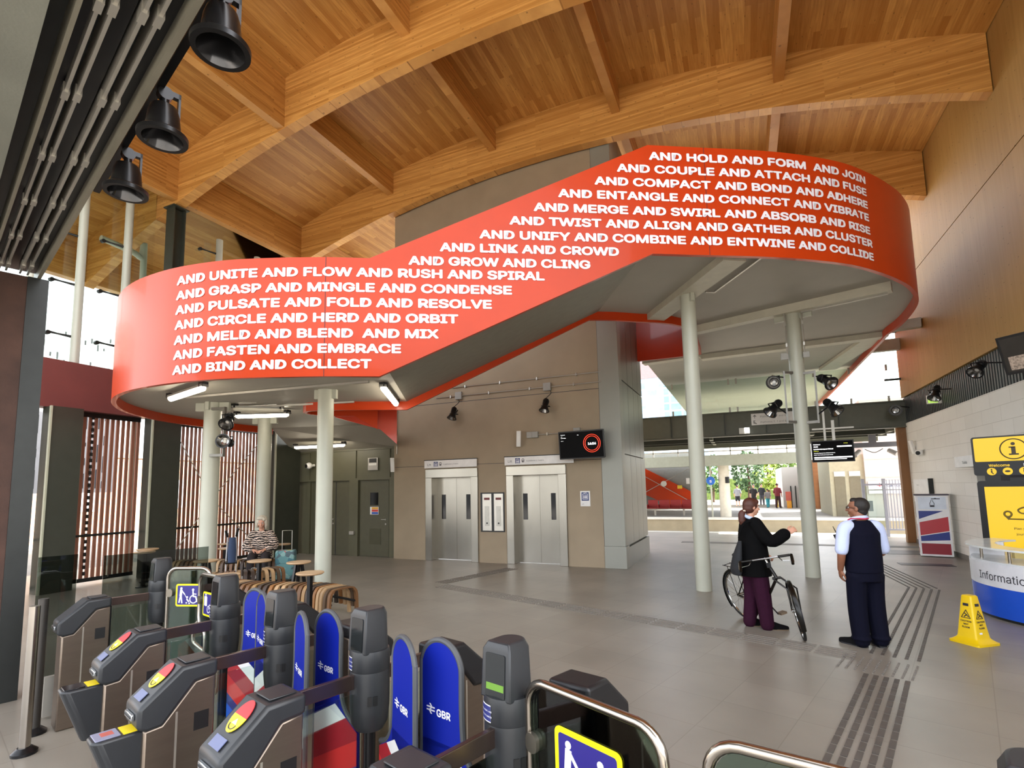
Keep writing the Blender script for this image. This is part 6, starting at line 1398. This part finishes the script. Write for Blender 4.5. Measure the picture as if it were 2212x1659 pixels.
# white buildings
ww_ = M_('render_white', 'b9b6b0', .8, 0, .05, .6)
bd = thing('white_building', 'white rendered building across the tracks carrying the station name sign', 'building', (8, 33, 0))
MB().box(5.9, 16, 33.0, 40, -1.0, 6.2).build('wall', ww_, bd, smooth=0)
for z in (2.05, 3.0, 3.75): MB().box(5.9, 16, 32.97, 33.0, z, z+.05).build('string_course', M_('course', 'b9b4a8', .7), bd, smooth=0)
mb = MB(); mb.box(4.3, 5.9, 33.2, 38, 0, 3.3); mb.build('porch', M_('porch_khaki', 'a39d84', .5), bd, smooth=0)
for x in (4.5, 5.2): MB().box(x, x+.5, 33.15, 33.2, 0, 2.1).build('lift_door', M_('porch_dark', '6e6754', .4, .3), bd, smooth=0); MB().box(x, x+.5, 33.12, 33.2, 2.15, 2.4).build('door_sign', signw, bd, smooth=0)
ns = thing('station_name_sign', 'white station name sign with a red double arrow on the white building', 'sign', (7, 32.9, 1.5))
MB().box(5.98, 9.3, 32.88, 32.95, 1.42, 1.86).box(5.98, 9.3, 32.88, 32.95, 1.2, 1.36).build('panel', lettering, ns, smooth=0); F = FW(5.98, 32.87, 1.42)
mb = MB(); letter(mb, 'Cambridge South', F, .2, .8, .13, bold=.025); letter(mb, 'for Addenbrooke and Papworth hospitals', F, .07, .6, -.17); mb.build('lettering', M_('sign_slate', '6b6f86', .5), ns, smooth=0)
mb = MB(); arrows(mb, F, .5, .23, .2); mb.build('double_arrow', M_('rail_red', 'c8404e', .5), ns, smooth=0)
fg = thing('platform_gate', 'grey metal gate with upright bars at the platform end beside the orange jamb', 'gate', (4.3, 21.5, 0))
for x in (3.75, 4.35): MB().box(x-.045, x+.045, 21.45, 21.55, 0, 1.95).build('gate_post', M_('gate_grey', '9a9aa2', .4, .3), fg, smooth=0)
mb = MB(); mb.box(3.75, 5.6, 21.48, 21.52, 1.72, 1.78); mb.box(4.35, 5.6, 21.48, 21.52, .2, .26)
for i in range(14): mb.box(4.42+i*.085, 4.445+i*.085, 21.49, 21.51, .2, 1.9)
mb.build('bars', M_('gate_grey', '9a9aa2', .4, .3), fg, smooth=0); MB().box(3.8, 3.98, 21.42, 21.47, .85, 1.2).build('lock_box', M_('lock_grey', '7d8a88', .4), fg, smooth=0); MB().box(3.8, 4.3, 21.49, 21.5, .3, 1.7).build('glass_panel', clear, fg, smooth=0)
tag(MB().box(3.85, 4.05, 21.15, 21.3, .0, .16).build('yellow_marker', M_('marker_yellow', 'd8d23a', .5), smooth=0), 'small yellow green marker block at the foot of the platform gate', 'marker')
wb2 = thing('waiting_room', 'white building with slim posts at the far end of the platform view', 'building', (3.4, 44, 0))
MB().box(2.6, 4.3, 43.9, 52, 0, 3.0).build('wall', ww_, wb2, smooth=0)
for x in (3.1, 3.4): MB().box(x, x+.07, 43.8, 43.88, 0, 1.6).build('pipe', steelgrey, wb2, smooth=0)
MB().box(3.7, 3.95, 43.86, 43.9, 1.2, 1.7).build('panel', steelgrey, wb2, smooth=0)
tb_ = thing('timber_kiosk', 'timber clad kiosk with a plum coloured door beyond the right column', 'building', (5.3, 42, 0))
MB().box(4.4, 7.2, 42.0, 44, 0, 3.4).build('wall', M_('timber_orange', '8a5a34', .5, 0, .15, 3, stretch=(.3, 1, 9)), tb_, smooth=0)
d_ = MB().box(4.75, 5.9, 41.93, 42.0, 0, 2.0).build('door', M_('plum_door', '5e3a46', .5), tb_, smooth=0); MB().box(5.4, 5.85, 41.9, 41.93, 1.15, 1.5).build('blue_red_notice', M_('notice_mix', '8a8fc0', .5), d_, smooth=0); MB().box(5.2, 5.3, 41.9, 41.93, 1.0, 1.25).build('handle', white, d_, smooth=0)
MB().box(6.1, 6.3, 41.8, 42, 0, 3.2).build('post', M_('gate_grey', '9a9aa2', .4, .3), tb_, smooth=0)
nb = thing('brick_building', 'low brown brick building seen through the slat screens', 'building', (-26, 6, 0))
MB().box(-30, -26, -6, 30, -.02, 3.7).build('wall', tiles('brown_brick', 'a98a70', '9c7d64', 'b5a592', .22, .075, plane='YZ', off=.5, rough=.9), nb, smooth=0)
for y in range(-4, 28, 4): MB().box(-26.02, -25.98, y, y+1.6, 1.2, 2.6).build('window', M_('far_pane', 'aab4ba', .1), nb, smooth=0)
MB().box(-26.1, -25.95, -6, 30, 3.6, 3.85).build('eaves', M_('eaves_pale', 'b8a894', .6), nb, smooth=0)
cb = thing('glass_building', 'pale blue glazed building far behind the footbridge', 'building', (-12, 75, 0)); MB().box(-22, -3.5, 75, 85, 0, 17).build('wall', tiles('blue_glazing', 'a9c4e0', '8fb0d4', 'd8dde0', 1.6, 1.1, ms=.12, plane='XZ', rough=.3), cb, smooth=0)
MB().box(-22, -3.5, 74.9, 85, 17, 20).build('roof_storey', M_('pinkish', 'b08f90', .7), cb, smooth=0)
# trees
random.seed(11)
leafm = [mat('foliage_%d' % i, c_, .7, 0, .35, 3) for i, c_ in enumerate(('4f6e34', '6f8a3e', '8a9c3a', '3f5a32'))]
bark = M_('bark', '5a4636', .9)
def tree(x, y, h, r, label, k):
    t = thing('tree', label, 'tree', (x, y, 0)); MB().tube([(x, y, 0), (x+.1, y, h*.35), (x, y, h*.7)], [.18, .14, .06], 8).build('trunk', bark, t)
    mb = MB()
    for i in range(520):
        a = random.uniform(0, 6.28); u = random.uniform(-1, 1); q = random.uniform(.55, 1)**.6
        c = Vector((x+r*q*math.cos(a)*math.sqrt(1-u*u), y+r*.8*q*math.sin(a)*math.sqrt(1-u*u), h*.62+h*.42*q*u))
        n1 = Vector((random.uniform(-1, 1), random.uniform(-1, 1), random.uniform(-1, 1))).normalized(); n2 = n1.orthogonal().normalized(); s_ = random.uniform(.16, .34)
        mb.add([c-n1*s_, c+n2*s_*.6, c+n1*s_, c-n2*s_*.6], [(0, 1, 2, 3)])
    o = mb.build('foliage', leafm[k], t, smooth=0); o['kind'] = 'stuff'
tree(-3.0, 57, 4.6, 1.7, 'dark green tree beyond the platforms, left of the pale platform column', 0); tree(.4, 60, 5.0, 1.6, 'mid green tree beyond the platforms, right of the pale platform column', 3); tree(2.4, 64, 4.8, 1.5, 'yellow green tree over the heads of the distant walkers', 2); tree(4.3, 61, 4.4, 1.3, 'light green tree next to the white building with slim posts', 1)
tag(MB().box(-8, 8, 66, 68, 0, 2.4).build('hedge', mat('hedge_green', '7f9448', .8, 0, .4, 4), smooth=0), 'bright green hedge behind the distant trees', 'hedge')
# distant walkers
def walker(x, y, h, top, leg, label, a=0, hair='2a2018', shorts=False):
    t = thing('person', label, 'person', (x, y, 0), a); s = h/1.7; mb = MB()
    mb.ell((0, 0, 1.59*s), .085*s, .1*s, .12*s, 10, 8); limb(mb, [(0, 0, 1.35*s), (0, 0, 1.5*s)], [.06*s, .05*s], 8)
    torso(mb, [((0, 0, .84*s), .15*s, .1*s), ((0, 0, 1.1*s), .14*s, .09*s), ((0, 0, 1.36*s), .16*s, .09*s)], 12)
    for q in (-1, 1): limb(mb, [(q*.09*s, 0, .85*s), (q*.1*s, .03*q, .46*s), (q*.1*s, q*.09, .06*s)], [.075*s, .055*s, .04*s], 8); limb(mb, [(q*.19*s, 0, 1.34*s), (q*.25*s, 0, 1.06*s), (q*.22*s, .12*s, .84*s)], [.05*s, .04*s, .03*s], 8); mb.ell((q*.22*s, .14*s, .8*s), .035*s, .03*s, .06*s, 8, 6)
    remesh(mb.build('body', skin_l, t, local=True), .018, 1)
    mb = MB(); torso(mb, [((0, 0, .82*s), .19*s, .13*s), ((0, 0, 1.1*s), .18*s, .125*s), ((0, 0, 1.34*s), .19*s, .11*s), ((0, 0, 1.43*s), .09*s, .07*s)], 12)
    for q in (-1, 1): limb(mb, [(q*.17*s, 0, 1.33*s), (q*.25*s, 0, 1.08*s)], [.075*s, .06*s], 8)
    remesh(mb.build('top', M_('cloth'+top, top, .8), t, local=True), .02, 1); mb = MB()
    for q in (-1, 1): limb(mb, [(q*.09*s, 0, .84*s), (q*.1*s, .03*q, (.5 if shorts else .46)*s)]+([] if shorts else [(q*.1*s, q*.08, .08*s)]), [.1*s, .085*s, .065*s] if not shorts else [.1*s, .09*s], 8)
    mb.ell((0, 0, .84*s), .17*s, .12*s, .1*s, 10, 6)
    remesh(mb.build('trousers', M_('cloth'+leg, leg, .8), t, local=True), .02, 1)
    MB().ell((0, -.015, 1.63*s), .092*s, .105*s, .1*s, 10, 8).build('hair', M_('hair'+hair, hair, .7), t, local=True)
    for q in (-1, 1): MB().ell((q*.1*s, .06+q*.08, .04), .045, .12, .04, 10, 6).build('shoe', black, t, local=True); 
    return t
walker(-.55, 46.2, 1.72, '8c8c92', '22232a', 'distant person in a grey top and dark shorts walking away', 0, shorts=True); walker(.62, 44.3, 1.75, '1e1a1c', '2a2a30', 'distant person in a black top over the head of the woman with the bicycle', R(160))
walker(1.3, 49.0, 1.75, '1b1b22', '3a3a42', 'distant person in dark clothes behind the black topped walker', R(170)); walker(1.55, 44.0, 1.4, '7d7a7a', '3a9aa8', 'distant person in a bright teal patterned skirt', R(20)); walker(2.2, 43.3, 1.8, '6e1f28', '3b1f22', 'distant person in dark red clothes', R(-30), hair='3a1c18')
t = thing('yellow_board', 'tiny yellow and red display stand by the white waiting room', 'stand', (2.95, 43.0, 0)); MB().box(2.75, 3.05, 42.95, 43.05, 0, .55).build('base', M_('stand_yellow', 'd9952a', .5), t, smooth=0); MB().box(2.7, 3.05, 42.93, 43.06, .55, 1.2).build('panel', M_('stand_red', 'b4564a', .5), t, smooth=0)
tag(MB().cyl((2.2, 45.0, 0), (2.2, 45.0, .6), .1, n=10).build('bollard', M_('bollard_yellow', 'd8b32c', .5)), 'small yellow bollard at the feet of the distant person in dark red', 'bollard')
